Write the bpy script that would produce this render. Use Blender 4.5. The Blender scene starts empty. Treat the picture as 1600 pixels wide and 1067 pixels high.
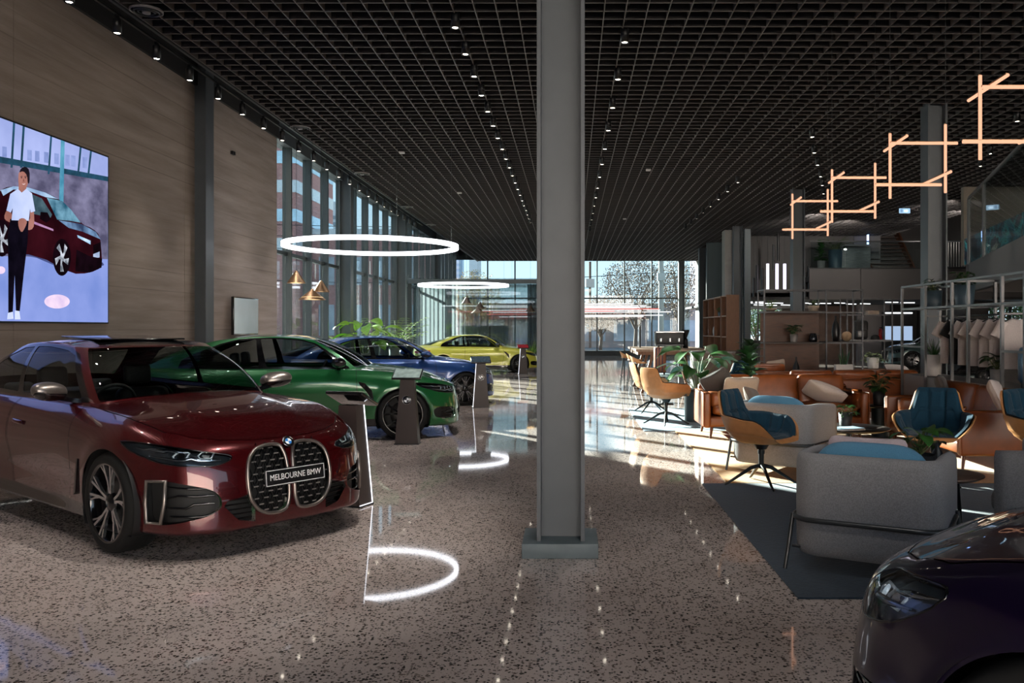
import bpy, bmesh, math, random
import numpy as np
from mathutils import Vector, Matrix, Euler
PI = math.pi
sc = bpy.context.scene
col = bpy.data.collections.new('showroom')
sc.collection.children.link(col)
rnd = random.Random(7)

# ------------------------------------------------------------------ camera survey
FPX, HC, VX, VY = 1315.0, 1.52, 893.0, 513.0      # focal length in px, eye height, vanishing point
def wx(px, d): return (px - VX) * d / FPX
def wz(py, d): return HC + (VY - py) * d / FPX
def fl(px, py):
    d = FPX * HC / (py - VY)
    return (wx(px, d), d)

cam = bpy.data.cameras.new('camera')
camo = bpy.data.objects.new('camera', cam); col.objects.link(camo)
camo.location = (0, 0, HC); camo.rotation_euler = (PI/2, 0, 0)
cam.sensor_width = 36; cam.lens = FPX / 1600 * 36
cam.shift_x = -(VX - 800) / 1600; cam.shift_y = -(533.5 - VY) / 1600
cam.clip_start = .05; cam.clip_end = 600
sc.camera = camo

# ------------------------------------------------------------------ tags
def tag(o, label=None, cat=None, group=None, kind=None):
    if label: o['label'] = label
    if cat: o['category'] = cat
    if group: o['group'] = group
    if kind: o['kind'] = kind
    return o
def thing(name, label, cat, loc=(0, 0, 0), rz=0.0, group=None):
    o = bpy.data.objects.new(name, None); col.objects.link(o)
    o.empty_display_size = .1
    o.location = loc; o.rotation_euler = (0, 0, rz)
    return tag(o, label, cat, group)
def copy_tree(o, loc=None, rz=None, label=None, group=None, parent=None):
    c = o.copy(); col.objects.link(c)
    if parent is not None: c.parent = parent
    if loc is not None: c.location = loc
    if rz is not None: c.rotation_euler = (0, 0, rz)
    if label: c['label'] = label
    if group: c['group'] = group
    for ch in list(o.children): copy_tree(ch, parent=c)
    return c

# ------------------------------------------------------------------ materials
MATS = {}
def S(h):
    h = h.lstrip('#'); r = []
    for i in (0, 2, 4):
        v = int(h[i:i+2], 16) / 255
        r.append(v / 12.92 if v <= .04045 else ((v + .055) / 1.055) ** 2.4)
    return (*r, 1)
def mat(name, color, rough=.5, metal=0.0, spec=.5, coat=0.0, var=.06, scale=30, bump=0.0, emit=None, estr=0, stretch=None, sheen=0, coord='Object'):
    if name in MATS: return MATS[name]
    m = bpy.data.materials.new(name); m.use_nodes = True
    nt = m.node_tree; b = nt.nodes['Principled BSDF']
    c = S(color) if isinstance(color, str) else (*color, 1)
    b.inputs['Roughness'].default_value = rough
    b.inputs['Metallic'].default_value = metal
    b.inputs['Specular IOR Level'].default_value = spec
    b.inputs['Coat Weight'].default_value = coat
    b.inputs['Coat Roughness'].default_value = .03
    b.inputs['Sheen Weight'].default_value = sheen
    tc = nt.nodes.new('ShaderNodeTexCoord')
    src = tc.outputs[coord]
    if stretch:
        mp = nt.nodes.new('ShaderNodeMapping'); mp.inputs['Scale'].default_value = stretch
        nt.links.new(src, mp.inputs['Vector']); src = mp.outputs[0]
    n = nt.nodes.new('ShaderNodeTexNoise'); n.inputs['Scale'].default_value = scale; n.inputs['Detail'].default_value = 4
    nt.links.new(src, n.inputs['Vector'])
    r = nt.nodes.new('ShaderNodeMapRange')
    r.inputs['From Min'].default_value = .3; r.inputs['From Max'].default_value = .7
    r.inputs['To Min'].default_value = 1 - var; r.inputs['To Max'].default_value = 1 + var
    nt.links.new(n.outputs['Fac'], r.inputs['Value'])
    mx = nt.nodes.new('ShaderNodeVectorMath'); mx.operation = 'SCALE'
    mx.inputs[0].default_value = c[:3]
    nt.links.new(r.outputs[0], mx.inputs['Scale'])
    nt.links.new(mx.outputs[0], b.inputs['Base Color'])
    if bump:
        bp = nt.nodes.new('ShaderNodeBump'); bp.inputs['Strength'].default_value = bump; bp.inputs['Distance'].default_value = .01
        nt.links.new(n.outputs['Fac'], bp.inputs['Height']); nt.links.new(bp.outputs[0], b.inputs['Normal'])
    if emit:
        b.inputs['Emission Color'].default_value = S(emit) if isinstance(emit, str) else (*emit, 1)
        b.inputs['Emission Strength'].default_value = estr
    MATS[name] = m
    return m
def glow(name, color='#ffffff', strength=1.0):
    if name in MATS: return MATS[name]
    m = bpy.data.materials.new(name); m.use_nodes = True; nt = m.node_tree; nt.nodes.clear()
    o = nt.nodes.new('ShaderNodeOutputMaterial'); e = nt.nodes.new('ShaderNodeEmission')
    e.inputs[0].default_value = S(color); e.inputs[1].default_value = strength
    nt.links.new(e.outputs[0], o.inputs[0]); MATS[name] = m
    return m
def pane(name, tint, refl=1.0, rough=.0):
    """clear sheet glass: transparent body with a Fresnel reflection"""
    if name in MATS: return MATS[name]
    m = bpy.data.materials.new(name); m.use_nodes = True; nt = m.node_tree; nt.nodes.clear()
    o = nt.nodes.new('ShaderNodeOutputMaterial')
    t = nt.nodes.new('ShaderNodeBsdfTransparent'); t.inputs[0].default_value = S(tint)
    g = nt.nodes.new('ShaderNodeBsdfGlossy'); g.inputs['Roughness'].default_value = rough
    f = nt.nodes.new('ShaderNodeLayerWeight'); f.inputs[0].default_value = .5      # 'Facing' is the same from both sides of the sheet
    p5 = nt.nodes.new('ShaderNodeMath'); p5.operation = 'POWER'; p5.inputs[1].default_value = 5; nt.links.new(f.outputs['Facing'], p5.inputs[0])
    k = nt.nodes.new('ShaderNodeMath'); k.operation = 'MULTIPLY_ADD'; k.inputs[1].default_value = .9*refl; k.inputs[2].default_value = .04*refl
    mx = nt.nodes.new('ShaderNodeMixShader')
    nt.links.new(p5.outputs[0], k.inputs[0]); nt.links.new(k.outputs[0], mx.inputs[0])
    nt.links.new(t.outputs[0], mx.inputs[1]); nt.links.new(g.outputs[0], mx.inputs[2])
    nt.links.new(mx.outputs[0], o.inputs[0]); MATS[name] = m
    return m

# ------------------------------------------------------------------ mesh builder
def basis(d):
    d = Vector(d).normalized()
    a = Vector((0, 0, 1)) if abs(d.z) < .9 else Vector((1, 0, 0))
    u = d.cross(a).normalized(); return u, d.cross(u).normalized()
class MB:
    def __init__(self): self.v = []; self.f = []; self.sm = []
    def add(self, vs, fs, smooth=False, M=None):
        o = len(self.v)
        self.v += [tuple(M @ Vector(p)) if M is not None else tuple(p) for p in vs]
        self.f += [tuple(i + o for i in f) for f in fs]; self.sm += [smooth] * len(fs)
        return self
    def box(self, lo, hi, M=None, bev=0):
        x0, y0, z0 = lo; x1, y1, z1 = hi
        if bev > 0:
            bm = bmesh.new(); bmesh.ops.create_cube(bm, size=1)
            for v in bm.verts: v.co = Vector(((x0+x1)/2 + v.co.x*(x1-x0), (y0+y1)/2 + v.co.y*(y1-y0), (z0+z1)/2 + v.co.z*(z1-z0)))
            bmesh.ops.bevel(bm, geom=bm.edges[:], offset=bev, segments=3, affect='EDGES', profile=.5)
            bm.verts.index_update()
            self.add([v.co.copy() for v in bm.verts], [[v.index for v in f.verts] for f in bm.faces], True, M); bm.free(); return self
        vs = [(x0,y0,z0),(x1,y0,z0),(x1,y1,z0),(x0,y1,z0),(x0,y0,z1),(x1,y0,z1),(x1,y1,z1),(x0,y1,z1)]
        return self.add(vs, [(0,3,2,1),(4,5,6,7),(0,1,5,4),(1,2,6,5),(2,3,7,6),(3,0,4,7)], False, M)
    def cbox(self, c, s, M=None, bev=0):
        return self.box([c[i]-s[i]/2 for i in range(3)], [c[i]+s[i]/2 for i in range(3)], M, bev)
    def bar(self, p0, p1, w, h=None):
        """square bar between two points"""
        h = h or w; p0 = Vector(p0); p1 = Vector(p1); u, v = basis(p1 - p0)
        vs = [p + u*a*w/2 + v*b*h/2 for p in (p0, p1) for a, b in ((-1,-1),(1,-1),(1,1),(-1,1))]
        return self.add(vs, [(3,2,1,0),(4,5,6,7),(0,1,5,4),(1,2,6,5),(2,3,7,6),(3,0,4,7)])
    def cyl(self, p0, p1, r0, r1=None, n=16, cap=True):
        r1 = r0 if r1 is None else r1; p0 = Vector(p0); p1 = Vector(p1); u, v = basis(p1 - p0)
        vs = [p + u*r*math.cos(2*PI*k/n) + v*r*math.sin(2*PI*k/n) for p, r in ((p0, r0), (p1, r1)) for k in range(n)]
        self.add(vs, [(k, (k+1) % n, n+(k+1) % n, n+k) for k in range(n)], True)
        if cap: self.add(vs, [tuple(range(n-1, -1, -1)), tuple(range(n, 2*n))], False)
        return self
    def tube(self, pts, r, n=8, closed=False, cap=True):
        pts = [Vector(p) for p in pts]; N = len(pts); vs = []; prev = None
        for i, p in enumerate(pts):
            a = pts[(i-1) % N] if closed or i > 0 else p; b = pts[(i+1) % N] if closed or i < N-1 else p
            t = (b - a).normalized()
            if prev is None: u, _ = basis(t)
            else: u = (prev - t*prev.dot(t)).normalized()
            prev = u; w = t.cross(u); rr = r[i] if isinstance(r, (list, tuple)) else r
            vs += [p + u*rr*math.cos(2*PI*k/n) + w*rr*math.sin(2*PI*k/n) for k in range(n)]
        fs = [(i*n+k, i*n+(k+1) % n, ((i+1) % N)*n+(k+1) % n, ((i+1) % N)*n+k) for i in range(N if closed else N-1) for k in range(n)]
        self.add(vs, fs, True)
        if cap and not closed: self.add(vs, [tuple(range(n-1, -1, -1)), tuple(range((N-1)*n, N*n))])
        return self
    def lathe(self, prof, n=32, M=None, axis='z', closed=False):
        vs = []
        for r, h in prof:
            for k in range(n):
                a = 2*PI*k/n; c, s = r*math.cos(a), r*math.sin(a)
                vs.append((c, s, h) if axis == 'z' else (c, h, s) if axis == 'y' else (h, c, s))
        m = len(prof)
        fs = [(i*n+k, i*n+(k+1) % n, ((i+1) % m)*n+(k+1) % n, ((i+1) % m)*n+k) for i in range(m if closed else m-1) for k in range(n)]
        return self.add(vs, fs, True, M)
    def prism(self, poly, lo, hi, axis='z', M=None):
        def P(a, b, h): return (a, b, h) if axis == 'z' else (a, h, b) if axis == 'y' else (h, a, b)
        n = len(poly); vs = [P(a, b, lo) for a, b in poly] + [P(a, b, hi) for a, b in poly]
        return self.add(vs, [tuple(range(n-1, -1, -1)), tuple(range(n, 2*n))] + [(k, (k+1) % n, n+(k+1) % n, n+k) for k in range(n)], False, M)
    def grid(self, fn, nu, nv, cu=False, cv=False, M=None, smooth=True):
        """fn(u, v) over [0,1]^2"""
        U = nu if cu else nu + 1; V = nv if cv else nv + 1
        vs = [fn(i/nu, j/nv) for i in range(U) for j in range(V)]
        fs = [(i*V+j, ((i+1) % U)*V+j, ((i+1) % U)*V+(j+1) % V, i*V+(j+1) % V) for i in range(nu) for j in range(nv)]
        return self.add(vs, fs, smooth, M)
    def build(self, name, m, parent=None, loc=None, rz=None, label=None, fix=True, kind=None):
        me = bpy.data.meshes.new(name); me.from_pydata(self.v, [], self.f); me.update()
        me.polygons.foreach_set('use_smooth', self.sm)
        if fix:
            bm = bmesh.new(); bm.from_mesh(me); bmesh.ops.recalc_face_normals(bm, faces=bm.faces[:]); bm.to_mesh(me); bm.free()
        for mm in (m if isinstance(m, (list, tuple)) else [m]): me.materials.append(mm)
        o = bpy.data.objects.new(name, me); col.objects.link(o)
        if parent is not None: o.parent = parent
        if loc is not None: o.location = loc
        if rz is not None: o.rotation_euler = (0, 0, rz)
        if label: o['label'] = label
        if kind: o['kind'] = kind
        return o
def T(x=0, y=0, z=0, rz=0, rx=0, ry=0, s=1.0):
    return Matrix.Translation((x, y, z)) @ Euler((rx, ry, rz)).to_matrix().to_4x4() @ Matrix.Scale(s, 4)
def struct(name, mb, m): return mb.build(name, m, kind='structure')
def rrect(w, h, r, n=5, cx=0, cy=0):
    out = []
    for sx, sy, a0 in ((1, 1, 0), (-1, 1, PI/2), (-1, -1, PI), (1, -1, 1.5*PI)):
        for k in range(n+1):
            a = a0 + PI/2*k/n
            out.append((cx + sx*(w/2-r) + r*math.cos(a), cy + sy*(h/2-r) + r*math.sin(a)))
    return out
def text_mesh(txt, size, align='CENTER'):
    cu = bpy.data.curves.new('txt', 'FONT'); cu.body = txt; cu.size = size; cu.align_x = align; cu.align_y = 'CENTER'; cu.extrude = .0008
    cu.resolution_u = 3
    o = bpy.data.objects.new('txt', cu); col.objects.link(o)
    dg = bpy.context.evaluated_depsgraph_get(); me = bpy.data.meshes.new_from_object(o.evaluated_get(dg))
    vs = [v.co.copy() for v in me.vertices]; fs = [tuple(p.vertices) for p in me.polygons]
    bpy.data.objects.remove(o); bpy.data.curves.remove(cu); bpy.data.meshes.remove(me)
    return vs, fs
# ================================================================== THE SETTING
XW = -6.3; ZC = 5.24; YE = 46.8; XR = 15.0; YB = -6.0
STEEL = mat('painted_steel', '#50555a', .45, 0, .4, var=.05, scale=6)
STEEL2 = mat('painted_steel_base', '#5b666b', .5, 0, .4, var=.1, scale=8)
FIN = mat('mullion_coating', '#2b3335', .4, 0, .5, var=.03)
DARKF = mat('dark_frame', '#2b2d2e', .5, 0, .4, var=.05)
BLK = mat('black_powder_coat', '#17181a', .45, 0, .4, var=.08)

def floor_material():
    m = bpy.data.materials.new('polished_aggregate_concrete'); m.use_nodes = True; nt = m.node_tree; b = nt.nodes['Principled BSDF']
    N = nt.nodes.new; L = nt.links.new
    tc = N('ShaderNodeTexCoord')
    v = N('ShaderNodeTexVoronoi'); v.inputs['Scale'].default_value = 60; v.inputs['Randomness'].default_value = 1
    wn = N('ShaderNodeTexNoise'); wn.inputs['Scale'].default_value = 55; wn.inputs['Detail'].default_value = 3
    mxv = N('ShaderNodeMix'); mxv.data_type = 'VECTOR'; mxv.inputs['Factor'].default_value = .025
    L(tc.outputs['Object'], wn.inputs['Vector']); L(tc.outputs['Object'], mxv.inputs['A']); L(wn.outputs['Color'], mxv.inputs['B'])
    L(mxv.outputs['Result'], v.inputs['Vector'])
    # stone size varies from stone to stone: threshold on distance by the cell's own value
    sp = N('ShaderNodeSeparateColor'); L(v.outputs['Color'], sp.inputs[0])
    th = N('ShaderNodeMapRange'); th.inputs['From Min'].default_value = .0; th.inputs['From Max'].default_value = 1
    th.inputs['To Min'].default_value = .10; th.inputs['To Max'].default_value = .62
    L(sp.outputs[0], th.inputs['Value'])
    cmpn = N('ShaderNodeMath'); cmpn.operation = 'SUBTRACT'; L(th.outputs[0], cmpn.inputs[0]); L(v.outputs['Distance'], cmpn.inputs[1])
    st = N('ShaderNodeMapRange'); st.inputs['From Min'].default_value = -.02; st.inputs['From Max'].default_value = .1; L(cmpn.outputs[0], st.inputs['Value'])
    stone = N('ShaderNodeValToRGB'); cr = stone.color_ramp
    cr.elements[0].position = 0; cr.elements[0].color = S('#3a322f'); cr.elements[1].position = 1; cr.elements[1].color = S('#776b63')
    e = cr.elements.new(.55); e.color = S('#4a413d')
    L(sp.outputs[1], stone.inputs[0])
    big = N('ShaderNodeTexNoise'); big.inputs['Scale'].default_value = .9; big.inputs['Detail'].default_value = 6; L(tc.outputs['Object'], big.inputs['Vector'])
    base = N('ShaderNodeValToRGB'); cb = base.color_ramp
    cb.elements[0].position = .3; cb.elements[0].color = S('#b0a19b'); cb.elements[1].position = .72; cb.elements[1].color = S('#cdbfb9')
    L(big.outputs['Fac'], base.inputs[0])
    fine = N('ShaderNodeTexNoise'); fine.inputs['Scale'].default_value = 260; fine.inputs['Detail'].default_value = 2; L(tc.outputs['Object'], fine.inputs['Vector'])
    fr = N('ShaderNodeMapRange'); fr.inputs['From Min'].default_value = .35; fr.inputs['From Max'].default_value = .65; fr.inputs['To Min'].default_value = .82; fr.inputs['To Max'].default_value = 1.12; L(fine.outputs['Fac'], fr.inputs['Value'])
    mul = N('ShaderNodeVectorMath'); mul.operation = 'SCALE'; L(base.outputs[0], mul.inputs[0]); L(fr.outputs[0], mul.inputs['Scale'])
    mx = N('ShaderNodeMix'); mx.data_type = 'RGBA'; L(st.outputs[0], mx.inputs['Factor']); L(mul.outputs[0], mx.inputs['A']); L(stone.outputs[0], mx.inputs['B'])
    L(mx.outputs['Result'], b.inputs['Base Color'])
    rr = N('ShaderNodeMapRange'); rr.inputs['To Min'].default_value = .02; rr.inputs['To Max'].default_value = .06; L(big.outputs['Fac'], rr.inputs['Value'])
    L(rr.outputs[0], b.inputs['Roughness'])
    b.inputs['Specular IOR Level'].default_value = .55
    return m
FLOORM = floor_material()
struct('floor', MB().box((XW-.4, YB, -.3), (XR+6, YE+.3, 0)), FLOORM)

def wall_material(name, c0, c1, line=.55):
    """board-marked concrete: wide horizontal boards with faint seams and streaks"""
    m = bpy.data.materials.new(name); m.use_nodes = True; nt = m.node_tree; b = nt.nodes['Principled BSDF']
    N = nt.nodes.new; L = nt.links.new
    tc = N('ShaderNodeTexCoord'); mp = N('ShaderNodeMapping'); mp.inputs['Scale'].default_value = (1, .25, 3.2); L(tc.outputs['Object'], mp.inputs['Vector'])
    n = N('ShaderNodeTexNoise'); n.inputs['Scale'].default_value = 2.2; n.inputs['Detail'].default_value = 8; n.inputs['Roughness'].default_value = .62; L(mp.outputs[0], n.inputs['Vector'])
    r = N('ShaderNodeValToRGB'); r.color_ramp.elements[0].position = .3; r.color_ramp.elements[0].color = S(c0); r.color_ramp.elements[1].position = .7; r.color_ramp.elements[1].color = S(c1)
    L(n.outputs['Fac'], r.inputs[0])
    sx = N('ShaderNodeSeparateXYZ'); L(tc.outputs['Object'], sx.inputs[0])
    mo = N('ShaderNodeMath'); mo.operation = 'PINGPONG'; mo.inputs[1].default_value = .15; L(sx.outputs['Z'], mo.inputs[0])
    lt = N('ShaderNodeMapRange'); lt.inputs['From Min'].default_value = 0; lt.inputs['From Max'].default_value = .012; lt.inputs['To Min'].default_value = line; lt.inputs['To Max'].default_value = 1; L(mo.outputs[0], lt.inputs['Value'])
    # seams come and go
    n2 = N('ShaderNodeTexNoise'); n2.inputs['Scale'].default_value = .8; n2.inputs['Detail'].default_value = 3; L(mp.outputs[0], n2.inputs['Vector'])
    r2 = N('ShaderNodeMapRange'); r2.inputs['From Min'].default_value = .42; r2.inputs['From Max'].default_value = .62; L(n2.outputs['Fac'], r2.inputs['Value'])
    mm = N('ShaderNodeMix'); mm.data_type = 'FLOAT'; mm.inputs['A'].default_value = 1; L(r2.outputs[0], mm.inputs['Factor']); L(lt.outputs[0], mm.inputs['B'])
    sc_ = N('ShaderNodeVectorMath'); sc_.operation = 'SCALE'; L(r.outputs[0], sc_.inputs[0]); L(mm.outputs['Result'], sc_.inputs['Scale'])
    L(sc_.outputs[0], b.inputs['Base Color']); b.inputs['Roughness'].default_value = .75
    bp = N('ShaderNodeBump'); bp.inputs['Strength'].default_value = .15; bp.inputs['Distance'].default_value = .01; L(n.outputs['Fac'], bp.inputs['Height']); L(bp.outputs[0], b.inputs['Normal'])
    return m
WALLM = wall_material('board_marked_concrete', '#85786f', '#a3958c')
wl = MB()
joints = [YB, 2.6, 9.5, 13.7, 18.0]
for a, b_ in zip(joints[:-1], joints[1:]): wl.box((XW-.35, a+.006, 0), (XW, b_-.006, 5.58))
wl.box((XW-.35, YB, 0), (XW-.02, 18.0, 5.58))
struct('wall_left', wl, WALLM)
# dark head beam above the wall and the glazing, plus the light soffit over the glass
hb = MB().box((XW-.35, YB, 5.58), (XW+.05, 18.0, 6.3)); struct('trim_1', hb, mat('void_black', '#1a1819', .8, var=.05))
struct('trim_2', MB().box((XW-.3, 18.0, 5.58), (XW+.02, YE, 6.3)), STEEL)

# ceiling: egg-crate of thin blades under a black void
GRID = mat('ceiling_blade_lit', '#5d5755', .5, 0, .4, var=.05, scale=3); GRIDX = mat('ceiling_cross_blade_shaded', '#2c2928', .6, 0, .3, var=.05, scale=3)  # daylight put into the colours: lengthwise blades and lower edges lit, cross blades shaded
S_ = .2526; X0 = wx(945.5, FPX*3.72/508); 
cg = MB(); cx_ = MB(); t = .0055; zb, zt = ZC, ZC + .115
k0 = int((-5.42 - X0)/S_); k1 = int((XR - X0)/S_)
yA, yB2 = -1.5, YE - .1
for k in range(k0, k1+1):
    x = X0 + k*S_; cg.box((x-t, yA, zb), (x+t, 26.7 if x > 12.75 else 33.9 if x > 7.0 else yB2, zt))
j = 0; y = 9.63 - S_*44
while y < yB2:
    xe = X0+k1*S_ if y < 26.7 else 12.76 if y < 33.9 else 7.0
    cx_.box((X0+k0*S_, y-t, zb+.004), (xe, y+t, zt-.001)); cg.box((X0+k0*S_, y-t-.0005, zb+.0006), (xe, y+t+.0005, zb+.005)); y += S_
struct('ceiling', cg, GRID); struct('ceiling_cells', cx_, GRIDX)
struct('trim_3', MB().box((XW-.35, YB, 6.3), (XR+6, YE+.3, 6.5)), mat('void_black2', '#0c0b0b', .9, var=.02))
struct('trim_4', MB().box((X0+k0*S_-.06, yA, ZC-.015), (X0+k0*S_-.02, yB2, ZC+.14)), DARKF)

# columns: H sections, flanges left and right
def hcol(name, x, y, z0, z1, w=.32, dpt=.31, m=STEEL, base=True):
    mb = MB()
    mb.box((x-w/2, y-dpt/2, z0), (x-w/2+.026, y+dpt/2, z1)).box((x+w/2-.026, y-dpt/2, z0), (x+w/2, y+dpt/2, z1))
    mb.box((x-w/2+.02, y-.012, z0), (x+w/2-.02, y+.012, z1))
    return struct(name, mb, m)
hcol('trim_5', -.072, 5.775, .09, 5.6, m=STEEL)
pl = MB().box((-.329, 5.55, 0), (.177, 6.0, .098), bev=.004); pl.cyl((-.20, 5.553, .06), (-.20, 5.549, .06), .006)
struct('trim_6', pl, STEEL2)
RCOL = [14.1, 22.6, 30.8, 39.1, YE-.25]
for i, y in enumerate(RCOL): hcol('trim_%d' % (10+i), 6.07, y, 0, 5.5, m=STEEL)
for i, y in enumerate([14.23-.15, 23.3-.1, 30.8, 39.1]): hcol('trim_%d' % (20+i), XW+.25-.16+.0, y, 0, 6.2, m=STEEL)

# left curtain wall: deep mullion fins, transom, one pane per bay
GLASS = pane('window_glass', '#dfe9e9', .8)
fins = [18.95 + 1.425*k for k in range(20)]; fins = [f for f in fins if f < YE - .3]
for i, f in enumerate(fins):
    struct('trim_%d' % (40+i), MB().box((XW-.2, f-.035, 0), (XW+.0, f+.035, 5.58)), FIN)
edges = [18.0] + fins + [YE]
for i, (a, b_) in enumerate(zip(edges[:-1], edges[1:])):
    mb = MB().box((XW-.14, a+.036, .06), (XW-.128, b_-.036, 3.15)).box((XW-.14, a+.036, 3.23), (XW-.128, b_-.036, 5.58))
    struct('window_%d' % (i+1), mb, GLASS)
    struct('trim_%d' % (70+i), MB().box((XW-.17, a+.036, 3.15), (XW-.08, b_-.036, 3.23)).box((XW-.17, a+.036, 0), (XW-.05, b_-.036, .06)), FIN)

# end glazing
mx_ = [1.42 + 1.52*k for k in range(-5, 4)]
ex = [XW] + [m_ for m_ in mx_ if m_ > XW+.3] + [6.05, 6.62]
for i, m_ in enumerate(ex[1:-1]):
    struct('trim_%d' % (100+i), MB().box((m_-.035, YE-.1, .28), (m_+.035, YE+.08, ZC+.1)), FIN)
for i, (a, b_) in enumerate(zip(ex[:-1], ex[1:])):
    struct('window_%d' % (40+i), MB().box((a+.036, YE, .28), (b_-.036, YE+.012, 3.15)).box((a+.036, YE, 3.23), (b_-.036, YE+.012, ZC+.1)), GLASS)
    struct('trim_%d' % (120+i), MB().box((a+.036, YE-.04, 3.15), (b_-.036, YE+.05, 3.23)), FIN)
struct('trim_140', MB().box((XW, YE-.12, 0), (6.9, YE+.1, .28)), DARKF)
struct('wall_end', MB().box((XW-.35, YE-.1, ZC+.1), (XR+6, YE+.2, 6.3)), mat('void_black', '#1a1819'))

# right side: return wall by the end glazing, teal and concrete wall bays between the columns
PALEC = mat('pale_concrete', '#a7a39c', .8, var=.12, scale=3, bump=.1)
struct('wall_return', MB().box((6.9, 39.5, 0), (7.05, YE, 5.6)), PALEC)
struct('wall_teal', MB().box((wx(1105, 36.5), 36.6, 0), (wx(1136, 31.2)+.9, 36.75, 5.6)), mat('teal_panel', '#33474b', .5, var=.1, scale=2, stretch=(6, 1, .3)))
struct('wall_bay', MB().box((5.72, 31.4, 0), (5.98, 32.0, ZC-.05)), PALEC)
struct('wall_pier', MB().box((6.28, 30.5, 0), (wx(1173, 30.5), 30.75, ZC-.12)), mat('grey_panel', '#7d8488', .7, var=.03))
PANEL = mat('brown_grey_panel', '#4e4947', .6, var=.04, scale=1.5)
pb = MB()
for a, b_ in ((7.0, 9.2), (9.21, 11.4), (11.41, 12.5)): pb.box((a, 34.0, 2.95), (b_-.012, 34.15, 5.6))
struct('wall_back', pb, PANEL)
struct('wall_back_deep', MB().box((12.4, 38.2, 2.72), (16.0, 38.3, 6.3)), PANEL)
struct('floor_mezzanine', MB().box((12.5, 34.0, 3.3), (16.0, 38.2, 3.5)), DARKF)
# mezzanine: fascia, slab, glass balustrade
mz = MB()
for a, b_ in ((9.05, 11.0), (11.01, 13.3), (13.31, 16.0)): mz.box((a, 32.0, 2.62), (b_-.012, 32.12, 3.78))
struct('wall_mezzanine', mz, PANEL)
struct('trim_150', MB().box((9.05, 32.12, 3.3), (16, 33.99, 3.5)), DARKF)
struct('ceiling_low', MB().box((6.6, 32.12, 2.62), (18, YE+2, 2.72)), mat('low_ceiling', '#2a2726', .7, var=.05))
CLEAR = pane('clear_glass', '#e9f0f0', .9)
bal = MB()
for a, b_ in ((9.1, 10.4), (10.42, 11.7), (11.72, 13.0), (13.02, 14.3)): bal.box((a, 32.0, 3.80), (b_, 32.012, 4.80))
struct('window_80', bal, CLEAR)
struct('trim_151', MB().box((9.05, 31.98, 4.80), (15.3, 32.03, 4.85)).box((9.05, 31.98, 3.78), (15.3, 32.04, 3.82)), BLK)
# far wall of the area under the mezzanine, with windows on to greenery
und = MB()
und.box((13.25, 39.0, 0), (14.75, 39.2, 2.62))
struct('wall_under', und, mat('white_plaster', '#9d9798', .8, var=.03))
struct('wall_under_side', MB().box((14.75, 39.0, 0), (18, 39.2, 2.62)), mat('charcoal_wall', '#2c2b2c', .6, var=.05))
struct('wall_under_back', MB().box((11.7, 41.0, 0), (14.4, 41.2, 2.62)), mat('pinkish_plaster', '#8d7468', .8, var=.3, scale=2))
struct('wall_right', MB().box((XR+5.9, YB, 0), (XR+6, 34.0, 6.3)), PANEL)
struct('wall_right_far', MB().box((16.0, 34.2, 0), (16.1, YE, 6.3)), PANEL)
struct('wall_end_right', MB().box((7.06, YE, 2.62), (21, YE+.2, 6.3)).box((11.72, YE, 0), (16.0, YE+.2, 2.62)), PANEL)
struct('wall_under_right', MB().box((16.0, 34.0, 0), (20.9, 34.1, .92)).box((16.0, 34.0, 2.45), (20.9, 34.1, 6.3)).box((16.0, 34.0, .92), (16.85, 34.1, 2.45)).box((18.9, 34.0, .92), (20.9, 34.1, 2.45)), PANEL)
struct('window_88', MB().box((16.85, 34.04, .92), (17.7, 34.05, 2.45)), CLEAR); struct('window_89', MB().box((17.76, 34.04, .92), (18.9, 34.05, 2.45)), CLEAR)
struct('trim_153', MB().box((17.7, 34.0, .92), (17.76, 34.1, 2.45)), FIN)
# unseen showroom front, added to shape light: closed left against reflections, open bay right
struct('unseen_wall_front', MB().box((XW-.35, YB-.2, 0), (-2.6, YB, 6.3)).box((-2.6, YB-.2, 5.6), (XR+6, YB, 6.3)).box((15.5, YB-.2, 0), (XR+6, YB, 5.6)), PANEL)
for i, (a, b_) in enumerate(((9.0, 10.3), (10.36, 11.7))):
    struct('window_%d' % (81+i), MB().box((a, 44.0, .9), (b_, 44.012, 2.62)), CLEAR)
struct('trim_152', MB().box((10.3, 43.96, 0), (10.36, 44.06, 2.62)).box((7.05, 43.96, .84), (11.7, 44.06, .9)).box((7.05, 43.9, 0), (11.7, 44.0, .84)).box((7.05, 43.9, .9), (9.0, 44.0, 2.62)), FIN)
# the mezzanine edge that runs towards us on the right, with its glass balustrade
p1 = Vector((10.1, 21.4)); p2 = Vector((8.05, 15.0)); p3 = p2 + (p2-p1)*.5
dirv = (p2-p1).normalized(); nrm = Vector((-dirv.y, dirv.x))
if nrm.x < 0: nrm = -nrm
def slab(a, b, z0, z1, th):
    q = [a, b, b+nrm*th, a+nrm*th]; return MB().prism([(v.x, v.y) for v in q], z0, z1)
struct('wall_stair', slab(p1, p3, 2.45, 3.17, .15), mat('stair_fascia', '#6d6a69', .65, var=.04))
struct('trim_160', MB().prism([(p1.x, p1.y), (p1.x+5, p1.y), (p1.x+5, p1.y+.15), (p1.x, p1.y+.15)], 2.45, 3.17), PANEL)
struct('trim_161', MB().prism([(p1.x+.2, p1.y-.1), (p3.x+.3, p3.y), (18, p3.y), (18, p1.y-.1)], 2.9, 3.1), DARKF)
struct('window_85', slab(p1, p1+dirv*2.35, 3.17, 4.8, .014), CLEAR)
struct('window_86', slab(p1+dirv*2.43, p3, 3.17, 4.8, .014), CLEAR)
tr = MB()
for q in (p1, p1+dirv*2.39): tr.bar((q.x, q.y, 3.15), (q.x, q.y, 4.83), .06)
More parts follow.
